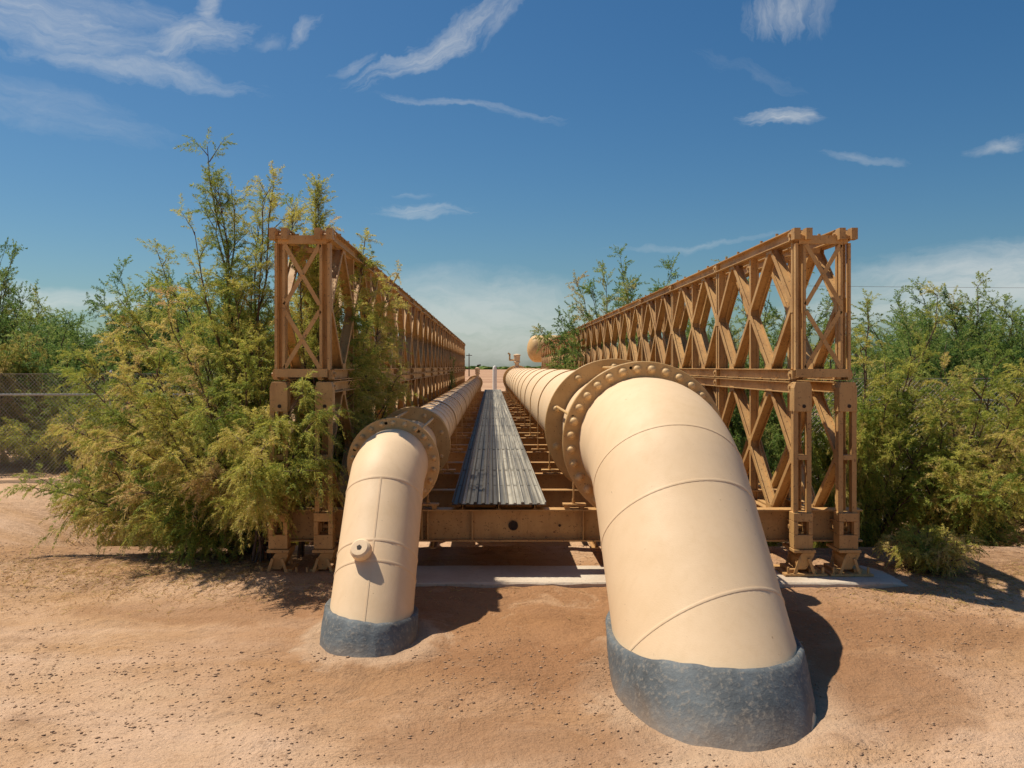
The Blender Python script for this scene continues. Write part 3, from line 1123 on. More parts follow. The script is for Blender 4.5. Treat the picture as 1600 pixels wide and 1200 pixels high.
    # plain bands and field welds between the straps
    for k in range(1, ncap):
        y = y2 + k * (PL / 2 if ncap < 30 else PL / 4)
        if y > yend - 1.2:
            break
        b = MB()
        b.lathe((0, 0, 0), (0, 1, 0), [(0, rb - 0.004), (0, rb + 0.010), (0.045, rb + 0.010), (0.045, rb - 0.004)], 72)
        b.build('band', M['cream'], root, (cx, y, zc), smooth=35)
    collar(root, cx, yg, th, rf, ztop, colr_label, xs)
    return root


def bend_nodes(zc, ystart, yflat, steps, th, rad, zend=-0.6):
    pts = [(ystart, zc), (yflat, zc)]
    y, z = yflat, zc
    for i in range(1, steps + 1):
        a = th * i / steps
        pts.append((yflat - rad * math.sin(a), zc - rad * (1 - math.cos(a))))
    y, z = pts[-1]
    yg = y - z / math.tan(th)
    pts.append((y - (z - zend) / math.tan(th), zend))
    return pts, yg


# large pipe
thB = R(44)
zB = H - 0.745
nB, ygB = bend_nodes(zB, 8.67, 8.35, 10, thB, 1.35)
yS, zS = nB[-2]
dS = (-math.cos(thB), -math.sin(thB))
def along(s, ys, zs, d):
    return (ys + d[0] * s, zs + d[1] * s, d[0], d[1])
aB = thB * 0.80
seamsB = [(8.35 - 1.35 * math.sin(aB), zB - 1.35 * (1 - math.cos(aB)), -math.cos(aB), -math.sin(aB)),
          along(0.30, yS, zS, dS), along(1.30, yS, zS, dS)]
big = pipeline(1.5, zB, 0.64, 0.685, 0.80, 0.845, nB, thB, ygB, 32, 0.039,
               'large cream pipe right of the walkway, bending down into a wide blue grey collar', 'large_pipe', seamsB, 0.26, 1,
               'wide blue grey mastic collar with rough brushed surface', 0.05)
# small pipe
thS = R(50)
zS_ = H - 0.955
nS, ygS = bend_nodes(zS_, 8.67, 8.52, 2, thS, 0.62)
ySs, zSs = nS[-2]
dSs = (-math.cos(thS), -math.sin(thS))
seamsS = [along(0.02, ySs, zSs, dSs), along(0.64, ySs, zSs, dSs), along(0.83, ySs, zSs, dSs)]
small = pipeline(-0.967, zS_, 0.345, 0.345, 0.455, 0.465, nS, thS, ygS, 22, 0.024,
                 'small cream pipe left of the walkway with a capped outlet stub on its bend', 'small_pipe', seamsS, 0.20, 56,
                 'low blue grey mastic collar', -0.055)
# lengthwise weld of the small pipe
nrm = Vector((0, -math.sin(thS), math.cos(thS)))
b = MB()
ax0 = Vector((0, ySs, zSs))
dd = Vector((0, dSs[0], dSs[1]))
off = nrm * (0.345 * math.cos(R(8))) + Vector((-0.345 * math.sin(R(8)) * -0.2, 0, 0))
b.bar(ax0 + dd * 0.03 + off * 1.0, ax0 + dd * 1.42 + off * 1.0, 0.014, 0.012, (1, 0, 0))
lean(b, -0.055)
b.v = [(p[0], p[1] - ySs, p[2] - zSs) for p in b.v]
b.build('weld_seam', M['cream'], small, (-0.967, ySs, zSs), smooth=40)
# capped outlet stub
c0 = ax0 + dd * 0.76 + (nrm * math.cos(R(13)) + Vector((-1, 0, 0)) * math.sin(R(13))) * 0.33
axs = (nrm * math.cos(R(13)) + Vector((-1, 0, 0)) * math.sin(R(13)))
b = MB()
b.lathe((0, 0, 0), axs, [(0, 0.070), (0.035, 0.070), (0.04, 0.088), (0.095, 0.088), (0.112, 0.070), (0.114, 0.03), (0.11, 0.001)], 28)
st = b.build('outlet_stub', M['cream'], small, (-0.967 + c0.x - 0.02, c0.y, c0.z), smooth=40)
b = MB()
b.cyl(axs * 0.108, axs * 0.118, 0.022, n=5)
b.build('plug_hole', M['dark_hole'], st, (-0.967 + c0.x - 0.02, c0.y, c0.z))

# air valves far along both pipes
def air_valve(parent, x, y, z, s, hook, label):
    root = empty('air_valve', (x, y, z), label, 'valve')
    b = MB()
    b.lathe((0, 0, 0), (0, 0, 1), [(0, 0.2 * s), (0.05 * s, 0.2 * s), (0.06 * s, 0.12 * s), (0.28 * s, 0.12 * s), (0.30 * s, 0.19 * s), (0.36 * s, 0.19 * s), (0.38 * s, 0.15 * s), (0.5 * s, 0.18 * s), (0.68 * s, 0.18 * s), (0.70 * s, 0.21 * s), (0.76 * s, 0.21 * s), (0.80 * s, 0.10 * s), (0.81 * s, 0.001)], 20)
    b.build('valve_body', M['cream'], root, (x, y, z), smooth=40)
    b = MB()
    if hook:
        b.cyl((-0.15 * s, 0, 0.45 * s), (-0.42 * s, 0, 0.45 * s), 0.05 * s, n=10)
        b.cyl((-0.42 * s, 0, 0.42 * s), (-0.42 * s, 0, 0.78 * s), 0.05 * s, n=10)
        b.cyl((-0.38 * s, 0, 0.76 * s), (-0.52 * s, 0, 0.86 * s), 0.05 * s, n=10)
        b.build('vent_pipe', M['ochre'], root, (x, y, z), smooth=40)
    else:
        b.cyl((0, 0, 0.5 * s), (0, 0, 1.0 * s), 0.04 * s, n=8)
        b.cyl((0, 0, 0.95 * s), (0.25 * s, 0, 1.0 * s), 0.06 * s, n=8)
        b.build('vent_pipe', M['dark_hole'], root, (x, y, z), smooth=40)


air_valve(None, 1.40, 48.5, zB + 0.685, 0.95, True, 'cream air valve with a hooked vent pipe on the far end of the large pipe')
air_valve(None, -0.80, 50.2, zS_ + 0.31, 0.75, False, 'small air valve with a dark vent standing at the far end of the small pipe')

# elevated surge tank beyond the far right end
tank = empty('surge_tank', (4.6, 60, 0), 'ochre rounded steel tank raised on legs behind the green shrub', 'tank')
b = MB()
pr = []
for i in range(0, 10):
    a = R(90 * i / 9)
    pr.append((0.62 * (1 - math.cos(a)), 0.92 * math.sin(a)))
pr += [(3.6 - 0.62 * (1 - math.cos(R(90 * i / 9))), 0.92 * math.sin(R(90 * i / 9))) for i in range(9, -1, -1)]
pr[0] = (0, 0.001)
pr[-1] = (3.6, 0.001)
b.lathe((0, 0, 0), (1, 0, 0), pr, 40)
b.build('tank_shell', M['ochre'], tank, (2.42, 60, 3.42), smooth=40)
for x in (3.65, 5.3):
    b = MB()
    b.ibeam((0, -0.35, 0), (0, -0.35, 2.62), 0.2, 0.2)
    b.ibeam((0, 0.35, 0), (0, 0.35, 2.62), 0.2, 0.2)
    b.box(-0.12, 0.12, -0.7, 0.7, 2.62, 2.78)
    b.build('leg', M['tan'], tank, (x, 60, 0))

# ------------------------------------------------------------------ far things
b = MB()
b.lathe((0, 0, 0), (0, 0, 1), [(0, 0.16), (2.0, 0.16), (2.2, 0.13), (2.28, 0.05), (2.29, 0.001)], 16)
o = b.build('marker_post', M['white'], None, (0.24, 66, 0), smooth=40)
tag(o, 'white round marker post standing alone in the desert beyond the walkway', 'post')

pole = empty('utility_pole', (-5.1, 200, 0), 'thin dark utility pole far off on the desert horizon', 'pole')
b = MB()
b.cyl((0, 0, 0), (0, 0, 5.2), 0.14, 0.1, n=8)
b.build('pole_shaft', M['wood'], pole, (-5.1, 200, 0))
b = MB()
b.box(-0.7, 0.7, -0.06, 0.06, 4.7, 4.85)
b.build('crossarm', M['wood'], pole, (-5.1, 200, 0))

# wire strung high at the right
pw = empty('power_line', (60, 70, 0), 'thin power line with a wooden pole, high above the trees at the right edge', 'power line')
b = MB()
P = []
for i in range(33):
    s = i / 32
    x = 15 + 90 * s
    P.append(Vector((x - 60, 0, 8.75 - 1.1 * 4 * s * (1 - s) * 0.3)))
for i in range(32):
    b.cyl(P[i], P[i + 1], 0.012, n=5, caps=False)
b.build('wire', M['wood'], pw, (60, 70, 0))
b = MB()
b.cyl((45, 0, 0), (45, 0, 9.2), 0.15, 0.11, n=10)
b.build('pole', M['wood'], pw, (60, 70, 0))

# distant scrub line on the horizon
r = np.random.default_rng(5)
n = 2600
x = (r.random(n) * 2 - 1) * 620
y = 700 + 250 * r.random(n)
hh = 1.0 + 2.2 * r.random(n) ** 3
ww = 2.5 + 5 * r.random(n)
vs, fs = [], []
for i in range(n):
    k = len(vs)
    for (dx, dz) in ((-1, 0), (-0.8, 0.7), (-0.2, 1.0), (0.4, 0.8), (1, 0)):
        vs.append((x[i] + dx * ww[i], y[i] - 0.5 * (1 - abs(dx)) * ww[i], dz * hh[i]))
    vs.append((x[i], y[i] + ww[i], 0))
    fs += [(k, k + 1, k + 5), (k + 1, k + 2, k + 5), (k + 2, k + 3, k + 5), (k + 3, k + 4, k + 5), (k, k + 4, k + 3), (k, k + 3, k + 2), (k, k + 2, k + 1)]
o = soup('distant_scrub', np.array(vs, float), np.array(fs), M['green'], tint=r.random(len(fs)) * 0.4)
tag(o, 'thin dark line of low scrub along the far desert horizon', 'scrub', kind='stuff')


# ------------------------------------------------------------------ chain-link fences
def fence(x0, x1, y, zb, ztop, name, label, px):
    root = empty(name, ((x0 + x1) / 2, y, 0), label, 'fence')
    L, hgt, s = x1 - x0, ztop - zb, 0.075
    b = MB()
    k = -hgt
    while k < L:
        for sgn in (1, -1):
            a0, a1 = max(0, k), min(L, k + hgt)
            if a1 - a0 > 0.02:
                if sgn == 1:
                    p0 = (x0 + a0, y - 0.004, zb + (a0 - k))
                    p1 = (x0 + a1, y - 0.004, zb + (a1 - k))
                else:
                    p0 = (x1 - a0, y + 0.004, zb + (a0 - k))
                    p1 = (x1 - a1, y + 0.004, zb + (a1 - k))
                b.cyl(p0, p1, 0.0042, n=3, caps=False)
        k += s
    for z in (ztop + 0.01,):
        b.cyl((x0, y, z), (x1, y, z), 0.006, n=5)
    c = root.location
    b.v = [(p[0] - c.x, p[1] - c.y, p[2]) for p in b.v]
    b.build('wire_mesh', M['wire'], root, c)
    b = MB()
    b.cyl((x0 - c.x, -0.03, 1.66), (x1 - c.x, -0.03, 1.66), 0.019, n=10)
    b.build('rail', M['galv'], root, c, smooth=40)
    for x in px:
        b = MB()
        b.cyl((x - c.x, 0.035, -0.3), (x - c.x, 0.035, ztop + 0.05), 0.03, n=12)
        b.cyl((x - c.x, 0.035, ztop + 0.05), (x - c.x, 0.035, ztop + 0.09), 0.036, 0.01, n=12)
        b.build('post', M['galv'], root, c, smooth=40)


fence(-14.5, -3.4, 17.1, 0.04, 2.05, 'chain_link_fence', 'chain link fence with a bright rail behind the shrubs at the left edge', (-13.2, -10.3, -7.4, -4.5))
fence(4.9, 14.8, 14.2, 0.04, 2.0, 'chain_link_fence', 'chain link fence half hidden among the shrubs on the right', (6.35, 9.2, 12.1, 14.6))


# ------------------------------------------------------------------ tamarisks
def nrmz(a):
    return a / np.maximum(1e-9, np.linalg.norm(a, axis=-1, keepdims=True))


def foliage(O, D, L, S, w, droop, tint, r, fl=0.23):
    """feathery plumes: O origins, D directions, L lengths; S fine strips on each"""
    N = len(O)
    t = r.random((N, S)) ** 0.85
    D = nrmz(D)
    ref = nrmz(r.normal(size=(N, 3)))
    U = nrmz(np.cross(D, ref))
    V = np.cross(D, U)
    dn = np.array([0, 0, -1.0])
    base = O[:, None] + D[:, None] * (L[:, None, None] * t[..., None]) + dn * (droop * L[:, None, None] * (t ** 2)[..., None])
    Dt = nrmz(D[:, None] + dn * (2 * droop * t)[..., None])
    phi = r.random((N, S)) * 2 * math.pi
    al = R(14) + R(62) * r.random((N, S))
    dr = Dt * np.cos(al)[..., None] + (U[:, None] * np.cos(phi)[..., None] + V[:, None] * np.sin(phi)[..., None]) * np.sin(al)[..., None]
    dr = nrmz(dr + dn * 0.28 * r.random((N, S))[..., None])
    ln = (L[:, None] * fl * (1.15 - 0.7 * t) * (0.55 + 0.7 * r.random((N, S))))[..., None]
    sd = nrmz(np.cross(dr, nrmz(r.normal(size=(N, S, 3)))))
    ww = w * (0.6 + 0.8 * r.random((N, S)))[..., None]
    tip = base + dr * ln + dn * ln * 0.12
    mid = base + dr * ln * 0.45
    V3 = np.stack([base, mid + sd * ww, tip, mid - sd * ww], axis=2).reshape(-1, 3)
    n = N * S
    Fc = np.arange(n * 4).reshape(n, 4)
    tt = np.clip(np.repeat(tint, S) + 0.42 * (r.random(n) - 0.5), 0, 1)
    return V3, Fc, tt


def tube(pts, rads, n=5):
    pts = np.asarray(pts, float)
    k = len(pts)
    tan = nrmz(np.gradient(pts, axis=0))
    ref = np.array([0.31, 0.87, 0.38])
    a = nrmz(np.cross(tan, ref))
    b = np.cross(tan, a)
    ang = np.arange(n) / n * 2 * math.pi
    V = pts[:, None] + (a[:, None] * np.cos(ang)[None, :, None] + b[:, None] * np.sin(ang)[None, :, None]) * np.asarray(rads)[:, None, None]
    Fc = []
    for i in range(k - 1):
        for j in range(n):
            Fc.append((i * n + j, i * n + (j + 1) % n, (i + 1) * n + (j + 1) % n, (i + 1) * n + j))
    return V.reshape(-1, 3), np.array(Fc)


def tree_data(seed, stems, side_n, side_len, pl_per, pl_len, S, w, droop=0.35, r0=0.035, start=0.25, up=0.35, tint0=0.4, tint_var=0.5, fl=0.23):
    """stems: list of (target xyz, bulge) from the foot"""
    r = np.random.default_rng(seed)
    TV, TF, nT = [], [], 0
    O, D, Ls, Ti = [], [], [], []
    for (tgt, sag) in stems:
        tgt = np.array(tgt, float)
        H_ = np.linalg.norm(tgt)
        foot = np.array([r.normal() * 0.10, r.normal() * 0.10, -0.15])
        ctrl = tgt * np.array([0.30, 0.30, 0.30]) + np.array([0, 0, sag * H_])
        s = np.linspace(0, 1, 13)[:, None]
        pts = foot * (1 - s) ** 2 + 2 * ctrl * s * (1 - s) + tgt * s ** 2
        wob = np.cumsum(r.normal(size=(13, 3)) * 0.012 * H_, axis=0) * s
        pts = pts + wob
        rr = r0 * (0.55 + 0.15 * H_) * (1 - s[:, 0]) ** 0.8 + 0.004
        v, f = tube(pts, rr, 6)
        TV.append(v)
        TF.append(f + nT)
        nT += len(v)
        tan = nrmz(np.gradient(pts, axis=0))
        st_t = tint0 + tint_var * (r.random() - 0.5)
        for i in range(side_n):
            u = start + (1 - start) * (i + r.random()) / side_n
            q = u * 12
            i0 = min(11, int(q))
            p = pts[i0] * (1 - (q - i0)) + pts[i0 + 1] * (q - i0)
            d = nrmz(tan[i0] * 0.7 + nrmz(r.normal(size=3)) * np.array([1, 1, 0.7]) * 0.95 + np.array([0, 0, up]))
            bl = side_len * (1.15 - 0.65 * u) * (0.55 + 0.8 * r.random())
            ss = np.linspace(0, 1, 6)[:, None]
            bp = p + d * bl * ss + np.array([0, 0, -1.0]) * droop * bl * 0.6 * ss ** 2 + np.cumsum(r.normal(size=(6, 3)) * 0.02 * bl, axis=0)
            v, f = tube(bp, 0.010 * (1 - ss[:, 0] * 0.75) * (0.6 + 0.5 * bl), 4)
            TV.append(v)
            TF.append(f + nT)
            nT += len(v)
            bt = st_t + tint_var * 0.55 * (r.random() - 0.5)
            bd = nrmz(np.gradient(bp, axis=0))
            for j in range(pl_per):
                uu = 0.15 + 0.85 * (j + r.random()) / pl_per
                qq = uu * 5
                j0 = min(4, int(qq))
                O.append(bp[j0] * (1 - (qq - j0)) + bp[j0 + 1] * (qq - j0))
                D.append(nrmz(bd[j0] * 0.9 + nrmz(r.normal(size=3)) * 0.85 + np.array([0, 0, 0.15])))
                Ls.append(pl_len * (0.6 + 0.7 * r.random()))
                Ti.append(bt + 0.14 * (r.random() - 0.5))
        for j in range(3):
            O.append(pts[-1 - j])
            D.append(nrmz(tan[-1] + nrmz(r.normal(size=3)) * 0.3))
            Ls.append(pl_len * (0.8 + 0.5 * r.random()))
            Ti.append(st_t)
    V, Fc, tt = foliage(np.array(O), np.array(D), np.array(Ls), S, w, droop, np.array(Ti), r, fl)
    return np.concatenate(TV), np.concatenate(TF), V, Fc, tt


def tree(name, loc, label, cat, mat, group=None, **kw):
    z = float(gz(loc[0], loc[1]))
    root = empty(name, (loc[0], loc[1], z), label, cat, group)
    tv, tf, V, Fc, tt = tree_data(**kw)
    soup('trunk', tv, tf, M['bark'], root, root.location)
    soup('crown', V, Fc, M[mat], root, root.location, tint=tt)
    return root


def dup(src, loc, rz, sc, label, mat=None):
    z = float(gz(loc[0], loc[1]))
    c = src.copy()
    COL.objects.link(c)
    c.location = (loc[0], loc[1], z)
    c.rotation_euler = (0, 0, rz)
    c.scale = (sc[0], sc[0], sc[1])
    c['label'] = label
    for ch in list(src.children):
        k = ch.copy()
        COL.objects.link(k)
        k.parent = c
        if mat and 'crown' in ch.name:
            k.material_slots[0].link = 'OBJECT'
            k.material_slots[0].material = M[mat]
    return c


def fan(seed, n, rad, hgt, flat=0.25, sq=(1, 1), sag=0.22):
    r = np.random.default_rng(seed)
    out = []
    for i in range(n):
        a = 2 * math.pi * (i + r.random()) / n
        u = r.random() ** 0.6
        z = hgt * (flat + (1 - flat) * math.sqrt(max(0.0, 1 - u * u * 0.92))) * (0.8 + 0.25 * r.random())
        out.append(((rad * u * math.cos(a) * sq[0], rad * u * math.sin(a) * sq[1], z), sag * (0.6 + 0.6 * r.random())))
    return out


def W(px, py, y):
    """point seen at photo pixel (px,py) at distance y"""
    return np.array([(px - 768) * y / F, y, H - (py - 573) * y / F])


def stems_to(base, pts, sag=0.2):
    b = np.array([base[0], base[1], float(gz(base[0], base[1]))])
    return [(tuple(W(*p) - b), sag) for p in pts]


# the big sprawling shrub left of the bridge
b0 = (-2.75, 10.1)
tree('tamarisk_shrub', b0, 'big yellow green tamarisk sprawling low over the sand left of the bridge', 'shrub', 'olive', None,
     seed=11, stems=stems_to(b0, [(70, 770, 10.0), (110, 805, 9.9), (170, 820, 9.6), (230, 805, 9.4), (300, 815, 9.2), (110, 740, 10.0), (160, 690, 9.9), (220, 760, 9.4),
                                  (130, 620, 10.2), (200, 600, 9.6), (160, 530, 10.4), (250, 560, 9.6), (260, 680, 9.2), (310, 620, 9.1), (330, 740, 9.0), (380, 770, 8.9), (200, 670, 9.4), (350, 560, 9.4), (280, 500, 10), (390, 660, 9.1),
                                  (130, 570, 10.6), (110, 680, 10.4), (280, 770, 9.2), (200, 500, 10.8)], 0.12),
     side_n=22, side_len=0.55, pl_per=6, pl_len=0.27, S=70, w=0.0032, droop=0.42, r0=0.020, start=0.22, up=0.2, tint0=0.42, tint_var=0.85)
b1 = (-2.95, 11.2)
tree('tamarisk_shrub', b1, 'tall wispy tamarisk rising above the left truss with thin bare tipped shoots', 'shrub', 'olive', None,
     seed=12, stems=stems_to(b1, [(338, 232, 10.8), (412, 275, 10.6), (362, 300, 10.7), (325, 300, 10.8), (425, 330, 10.9), (300, 400, 10.5), (375, 380, 10.2), (250, 430, 10.8), (400, 450, 10.2), (330, 470, 10.2), (190, 470, 11),
                                  (220, 420, 11.4), (290, 540, 10.3), (400, 560, 10.0), (345, 350, 10.6), (400, 360, 10.5), (270, 470, 10.6)], 0.16),
     side_n=24, side_len=0.52, pl_per=6, pl_len=0.26, S=57, w=0.0034, droop=0.25, r0=0.020, start=0.25, up=0.55, tint0=0.30, tint_var=0.55)
b2 = (-2.1, 11.0)
tree('tamarisk_shrub', b2, 'green tamarisk growing through the left truss, one sprig above its top chord', 'shrub', 'olive', None,
     seed=13, stems=stems_to(b2, [(470, 430, 10.1), (540, 450, 10.4), (560, 425, 11), (585, 490, 11.2), (612, 430, 12.2), (570, 540, 10.6), (540, 580, 10.2), (480, 540, 10.2), (600, 590, 11.8), (450, 470, 10.4), (625, 520, 12.8), (560, 400, 10.9), (590, 470, 11.6), (500, 480, 9.9), (550, 520, 10.6),
                                  (470, 400, 10.6), (460, 520, 10.3), (490, 500, 10.4), (480, 570, 10.4), (520, 400, 10.6), (590, 560, 11.4), (610, 620, 12.0), (575, 610, 11.2), (545, 640, 10.6), (600, 520, 12)], 0.12),
     side_n=26, side_len=0.44, pl_per=6, pl_len=0.26, S=56, w=0.0038, droop=0.4, r0=0.016, start=0.25, up=0.3, tint0=0.33, tint_var=0.6)
b2 = (-1.98, 9.7)
tree('tamarisk_shoot', b2, 'single feathery shoot standing upright between the top chords of the left truss', 'shrub', 'olive', None,
     seed=15, stems=stems_to(b2, [(505, 292, 9.6), (495, 318, 9.65), (484, 345, 9.7)], 0.16),
     side_n=34, side_len=0.20, pl_per=5, pl_len=0.20, S=52, w=0.0030, droop=0.15, r0=0.012, start=0.55, up=0.9, tint0=0.38, tint_var=0.3)
b3 = (-2.45, 9.5)
tree('tamarisk_shrub', b3, 'drooping olive tamarisk branches hanging in front of the left end posts', 'shrub', 'olive', None,
     seed=14, stems=stems_to(b3, [(505, 660, 8.6), (480, 740, 8.5), (440, 700, 8.4), (515, 720, 8.6), (400, 720, 8.3), (420, 770, 8.4), (450, 640, 8.7), (390, 780, 8.4), (505, 760, 8.6), (380, 660, 8.7), (460, 600, 8.7)], 0.42),
     side_n=15, side_len=0.30, pl_per=6, pl_len=0.22, S=65, w=0.0030, droop=0.5, r0=0.014, start=0.35, up=0.1, tint0=0.45, tint_var=0.5)

# middle distance, left
tA = tree('tamarisk_shrub', (-8.9, 19.0), 'rounded olive shrub behind the chain link fence at the left edge', 'shrub', 'olive', 'tamarisk shrubs round the bridge',
          seed=21, stems=fan(21, 34, 1.9, 1.55, 0.08, sag=0.16), side_n=17, side_len=0.55, pl_per=6, pl_len=0.28, S=47, w=0.0055, droop=0.4, r0=0.018, start=0.25, up=0.2, tint0=0.35, tint_var=0.7)
tB = tree('tamarisk_tree', (-8.6, 22.5), 'dense dark green tree behind the fence, left of the middle of the left thicket', 'tree', 'green', 'tamarisk trees behind the fences',
          seed=22, stems=fan(22, 40, 2.6, 4.2, 0.10, sag=0.18), side_n=18, side_len=0.95, pl_per=7, pl_len=0.34, S=42, w=0.0084, droop=0.2, r0=0.03, start=0.15, up=0.45, tint0=0.25, tint_var=0.6)
tC = tree('tamarisk_tree', (-5.4, 19.5), 'ragged green tree with pale tips close behind the tall wispy tamarisk', 'tree', 'green', 'tamarisk trees behind the fences',
          seed=23, stems=fan(23, 36, 2.4, 4.5, 0.12, sag=0.2), side_n=18, side_len=0.95, pl_per=7, pl_len=0.34, S=42, w=0.0084, droop=0.2, r0=0.03, start=0.25, up=0.45, tint0=0.42, tint_var=0.8)
dup(tB, (-15.4, 26.0), 1.1, (1.0, 1.32), 'dark bushy tree touching the left edge of the photo behind the fence')
dup(tC, (-12.4, 25.0), 2.3, (1.0, 0.78), 'lower rounded dark tree second from the left edge')
dup(tB, (-7.6, 25.5), 4.0, (1.0, 1.12), 'taller green tree furthest back in the left thicket')
dup(tC, (-3.8, 24.5), 0.6, (0.8, 0.95), 'green tree seen through the lattice of the left truss')
dup(tA, (-5.2, 14.2), 2.0, (1.15, 1.75), 'tan and olive shrub behind the big sprawling tamarisk', 'dry')
dup(tA, (-4.2, 16.5), 5.0, (0.95, 1.6), 'olive shrub deep behind the left truss near its front end')
dup(tA, (-11.6, 19.5), 1.0, (1.1, 1.9), 'tan tipped shrub behind the left fence, partly cut by the edge', 'dry')
dup(tB, (-17.0, 33.0), 5.0, (1.2, 1.0), 'far dark green tree at the left edge, furthest back')
dup(tC, (-13.0, 34.0), 0.2, (1.2, 1.0), 'far green tree closing the gap in the left thicket', 'dry')
dup(tB, (-5.5, 31.0), 2.6, (1.1, 0.85), 'dark tree far along outside the left truss')
dup(tA, (-2.6, 21.0), 2.6, (0.6, 1.5), 'shrub crowding the middle of the left truss outside')
dup(tB, (-1.95, 35.0), 1.0, (0.33, 0.92), 'dark green bush poking through the far part of the left truss')

# right side
bR = (6.6, 12.6)
tree('tamarisk_shrub', bR, 'broad olive tamarisk spreading across the right edge with bare lower branches', 'shrub', 'olive', None,
     seed=31, stems=stems_to(bR, [(1600, 600, 11.7), (1580, 690, 11.4), (1560, 760, 11.2), (1520, 620, 11.8), (1500, 700, 11.4), (1450, 640, 12), (1420, 700, 11.8), (1480, 750, 11.4), (1590, 790, 11.2), (1540, 790, 11), (1620, 740, 11), (1400, 620, 12.4), (1470, 600, 12.6), (1380, 660, 12.2), (1560, 580, 12.6), (1640, 640, 11.7), (1620, 570, 12.7), (1510, 580, 12.8)], 0.16),
     side_n=20, side_len=0.58, pl_per=6, pl_len=0.27, S=60, w=0.0040, droop=0.42, r0=0.022, start=0.3, up=0.2, tint0=0.36, tint_var=0.65)
tree('low_shrub', (4.66, 9.35), 'low rounded yellow green bush on the end of the concrete sill at the right', 'shrub', 'olive', None,
     seed=32, stems=fan(32, 28, 0.47, 0.42, 0.25, sag=0.2), side_n=10, side_len=0.17, pl_per=6, pl_len=0.13, S=44, w=0.0029, droop=0.5, r0=0.010, start=0.25, up=0.2, tint0=0.5, tint_var=0.6)
tD = tree('tamarisk_tree', (6.5, 16.2), 'dense bright green tree just right of the right end frame', 'tree', 'green', 'tamarisk trees behind the fences',
          seed=33, stems=fan(33, 42, 2.1, 3.6, 0.08, sag=0.18), side_n=18, side_len=0.78, pl_per=7, pl_len=0.30, S=44, w=0.0063, droop=0.25, r0=0.03, start=0.2, up=0.5, tint0=0.34, tint_var=0.7)
dup(tD, (9.6, 17.6), 2.2, (0.95, 1.0), 'green tree with a tan topped crown, second from the right edge')
dup(tC, (13.0, 20.5), 3.0, (0.9, 0.72), 'lower green tree cut by the right edge of the photo')
dup(tA, (7.9, 15.3), 1.0, (1.1, 1.6), 'tan tipped shrub between the right fence and the trees', 'dry')
dup(tA, (5.0, 12.4), 3.3, (0.5, 1.35), 'dark olive shrub close beside the right end posts')
dup(tA, (10.6, 14.6), 5.1, (1.1, 1.4), 'olive shrub behind the spreading tamarisk at the right edge')
bT = (5.9, 19.5)
tree('tamarisk_tree', bT, 'bright green tree behind the front diamonds of the right truss', 'tree', 'green', 'tamarisk trees behind the fences',
     seed=41, stems=stems_to(bT, [(1120, 480, 19), (1155, 455, 19), (1195, 465, 19), (1225, 450, 19), (1262, 440, 19), (1295, 455, 19), (1140, 540, 18.5), (1210, 530, 18.5), (1270, 520, 18.5), (1315, 490, 18.5), (1110, 560, 19), (1180, 580, 18.5), (1240, 580, 18), (1300, 560, 18), (1200, 500, 20), (1150, 500, 20), (1250, 490, 20)], 0.16),
     side_n=18, side_len=0.85, pl_per=7, pl_len=0.30, S=44, w=0.0071, droop=0.2, r0=0.025, start=0.25, up=0.4, tint0=0.38, tint_var=0.6)
bT = (4.6, 29.0)
tree('tamarisk_tree', bT, 'ragged tan tipped tree rising above the far half of the right truss', 'tree', 'green', 'tamarisk trees behind the fences',
     seed=42, stems=stems_to(bT, [(900, 445, 30), (932, 425, 30), (915, 470, 29), (962, 440, 29), (990, 425, 29), (1030, 412, 28), (1010, 440, 28), (975, 470, 28), (940, 500, 28), (1045, 440, 28), (1000, 480, 28), (905, 500, 29)], 0.14),
     side_n=20, side_len=0.75, pl_per=6, pl_len=0.40, S=44, w=0.0101, droop=0.15, r0=0.022, start=0.35, up=0.6, tint0=0.5, tint_var=0.8)
bT = (3.9, 33.0)
tree('tamarisk_tree', bT, 'leafy green shrub spilling over the far right truss in front of the raised tank', 'tree', 'green', 'tamarisk trees behind the fences',
     seed=43, stems=stems_to(bT, [(855, 505, 34), (875, 495, 34), (900, 490, 33), (930, 510, 32), (868, 535, 33), (855, 520, 33), (890, 530, 32), (920, 545, 31), (880, 560, 32), (945, 540, 30), (910, 565, 31), (872, 575, 33)], 0.2),
     side_n=18, side_len=0.6, pl_per=6, pl_len=0.36, S=44, w=0.0109, droop=0.3, r0=0.02, start=0.35, up=0.2, tint0=0.38, tint_var=0.8)
dup(tB, (5.2, 25.0), 5.4, (0.75, 0.75), 'dark tree behind the right truss beside the large pipe')
dup(tA, (3.42, 12.9), 0.4, (0.34, 0.95), 'small sunlit bush growing inside the lower right truss', 'olive')
dup(tB, (13.5, 28.0), 0.4, (1.2, 0.95), 'far dark tree filling the gap near the right edge')
bQ = (5.35, 12.9)
tree('tamarisk_shrub', bQ, 'upright shadowed tamarisk filling the space right beside the right end frame', 'shrub', 'olive', None,
     seed=51, stems=stems_to(bQ, [(1350, 560, 12.4), (1385, 540, 12.6), (1420, 560, 12.4), (1345, 620, 12.2), (1380, 640, 12), (1440, 610, 12.2), (1350, 700, 12), (1400, 700, 11.8), (1350, 770, 12), (1430, 760, 11.8), (1460, 680, 12), (1400, 600, 12.2), (1340, 500, 13), (1390, 480, 13.2), (1440, 520, 13), (1300, 650, 12.6), (1290, 720, 12.6)], 0.14),
     side_n=19, side_len=0.55, pl_per=6, pl_len=0.27, S=57, w=0.0042, droop=0.35, r0=0.022, start=0.22, up=0.3, tint0=0.22, tint_var=0.5)
dup(tD, (8.2, 16.6), 3.6, (0.85, 0.98), 'green tree with a rounded crown between the bright tree and the tan topped one')
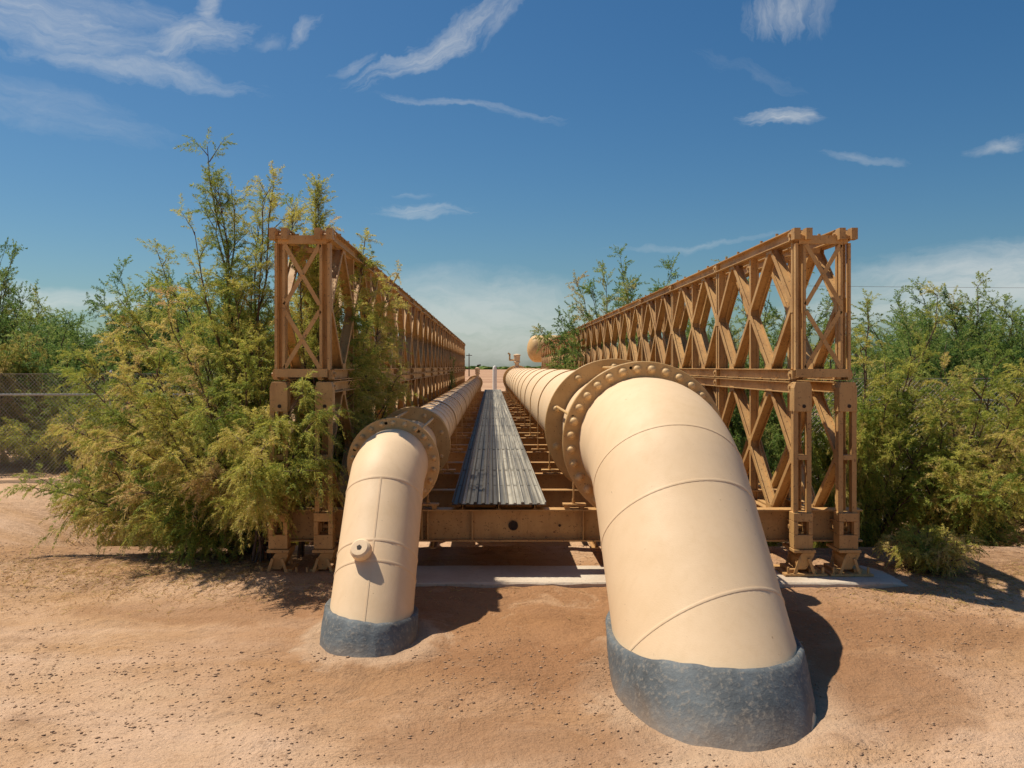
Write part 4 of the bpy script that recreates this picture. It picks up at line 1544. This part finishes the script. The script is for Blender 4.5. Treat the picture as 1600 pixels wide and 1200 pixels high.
dup(tD, (11.8, 17.4), 5.3, (1.0, 0.86), 'green tree near the right edge behind the spreading tamarisk')
dup(tB, (-10.8, 21.0), 2.9, (0.9, 0.72), 'dark tree right behind the visible stretch of the left fence')
dup(tB, (-6.6, 20.5), 5.9, (0.9, 0.92), 'dark green tree between the left fence and the ragged tree')
dup(tD, (-3.9, 17.6), 1.9, (0.75, 0.95), 'bright green tree just outside the left truss behind the wispy tamarisk')
dup(tA, (8.9, 13.4), 4.4, (0.9, 1.35), 'yellow olive shrub tucked behind the broad tamarisk on the right')
dup(tD, (4.6, 15.6), 0.2, (0.5, 0.66), 'low green tree behind the lower right truss near its front end')

dup(tD, (5.3, 17.8), 2.6, (0.85, 1.10), 'leafy green tree closing the panel openings behind the right end frame')
dup(tD, (5.0, 21.5), 5.0, (0.85, 1.22), 'green tree seen through the second and third panels of the right truss')
dup(tB, (5.6, 26.0), 1.7, (0.9, 1.18), 'dark green tree seen through the middle panels of the right truss')

# dry twigs and leaf litter on the soil under the shrubs
def litter(n, seed):
    r = np.random.default_rng(seed)
    left = r.random(n) < 0.62
    x = np.where(left, -2.9 + r.normal(size=n) * 1.5, 4.9 + r.normal(size=n) * 1.0)
    y = np.where(left, 8.95 + r.normal(size=n) * 0.42, 8.75 + r.normal(size=n) * 0.45)
    keep = ~((x > -2.3) & (x < 4.2) & (y > 8.55) & (y < 9.4)) & (y > 7.6)
    x, y = x[keep], y[keep]
    n = len(x)
    a = r.random(n) * math.pi
    l = 0.015 + 0.14 * r.random(n) ** 3
    dx, dy = np.cos(a) * l, np.sin(a) * l
    w = 0.0016 + 0.0022 * r.random(n)
    px_, py_ = -np.sin(a) * w, np.cos(a) * w
    z0, z1 = gz(x, y) + 0.006, gz(x + dx, y + dy) + 0.006 + 0.02 * r.random(n)
    A = np.stack([x - px_, y - py_, z0], -1)
    B = np.stack([x + px_, y + py_, z0], -1)
    C = np.stack([x, y, z0 + w * 1.6], -1)
    D = np.stack([x + dx, y + dy, z1], -1)
    V = np.stack([A, B, C, D], 1).reshape(-1, 3)
    k = (np.arange(n) * 4)[:, None, None]
    Fc = (np.array([(0, 1, 3), (1, 2, 3), (2, 0, 3)])[None] + k).reshape(-1, 3)
    o = soup('leaf_litter', V, Fc, M['dry'], tint=np.repeat(0.45 + 0.55 * r.random(n), 3))
    tag(o, 'dry twigs and fallen needles on the soil under the shrubs', 'litter', kind='stuff')


litter(9000, 77)
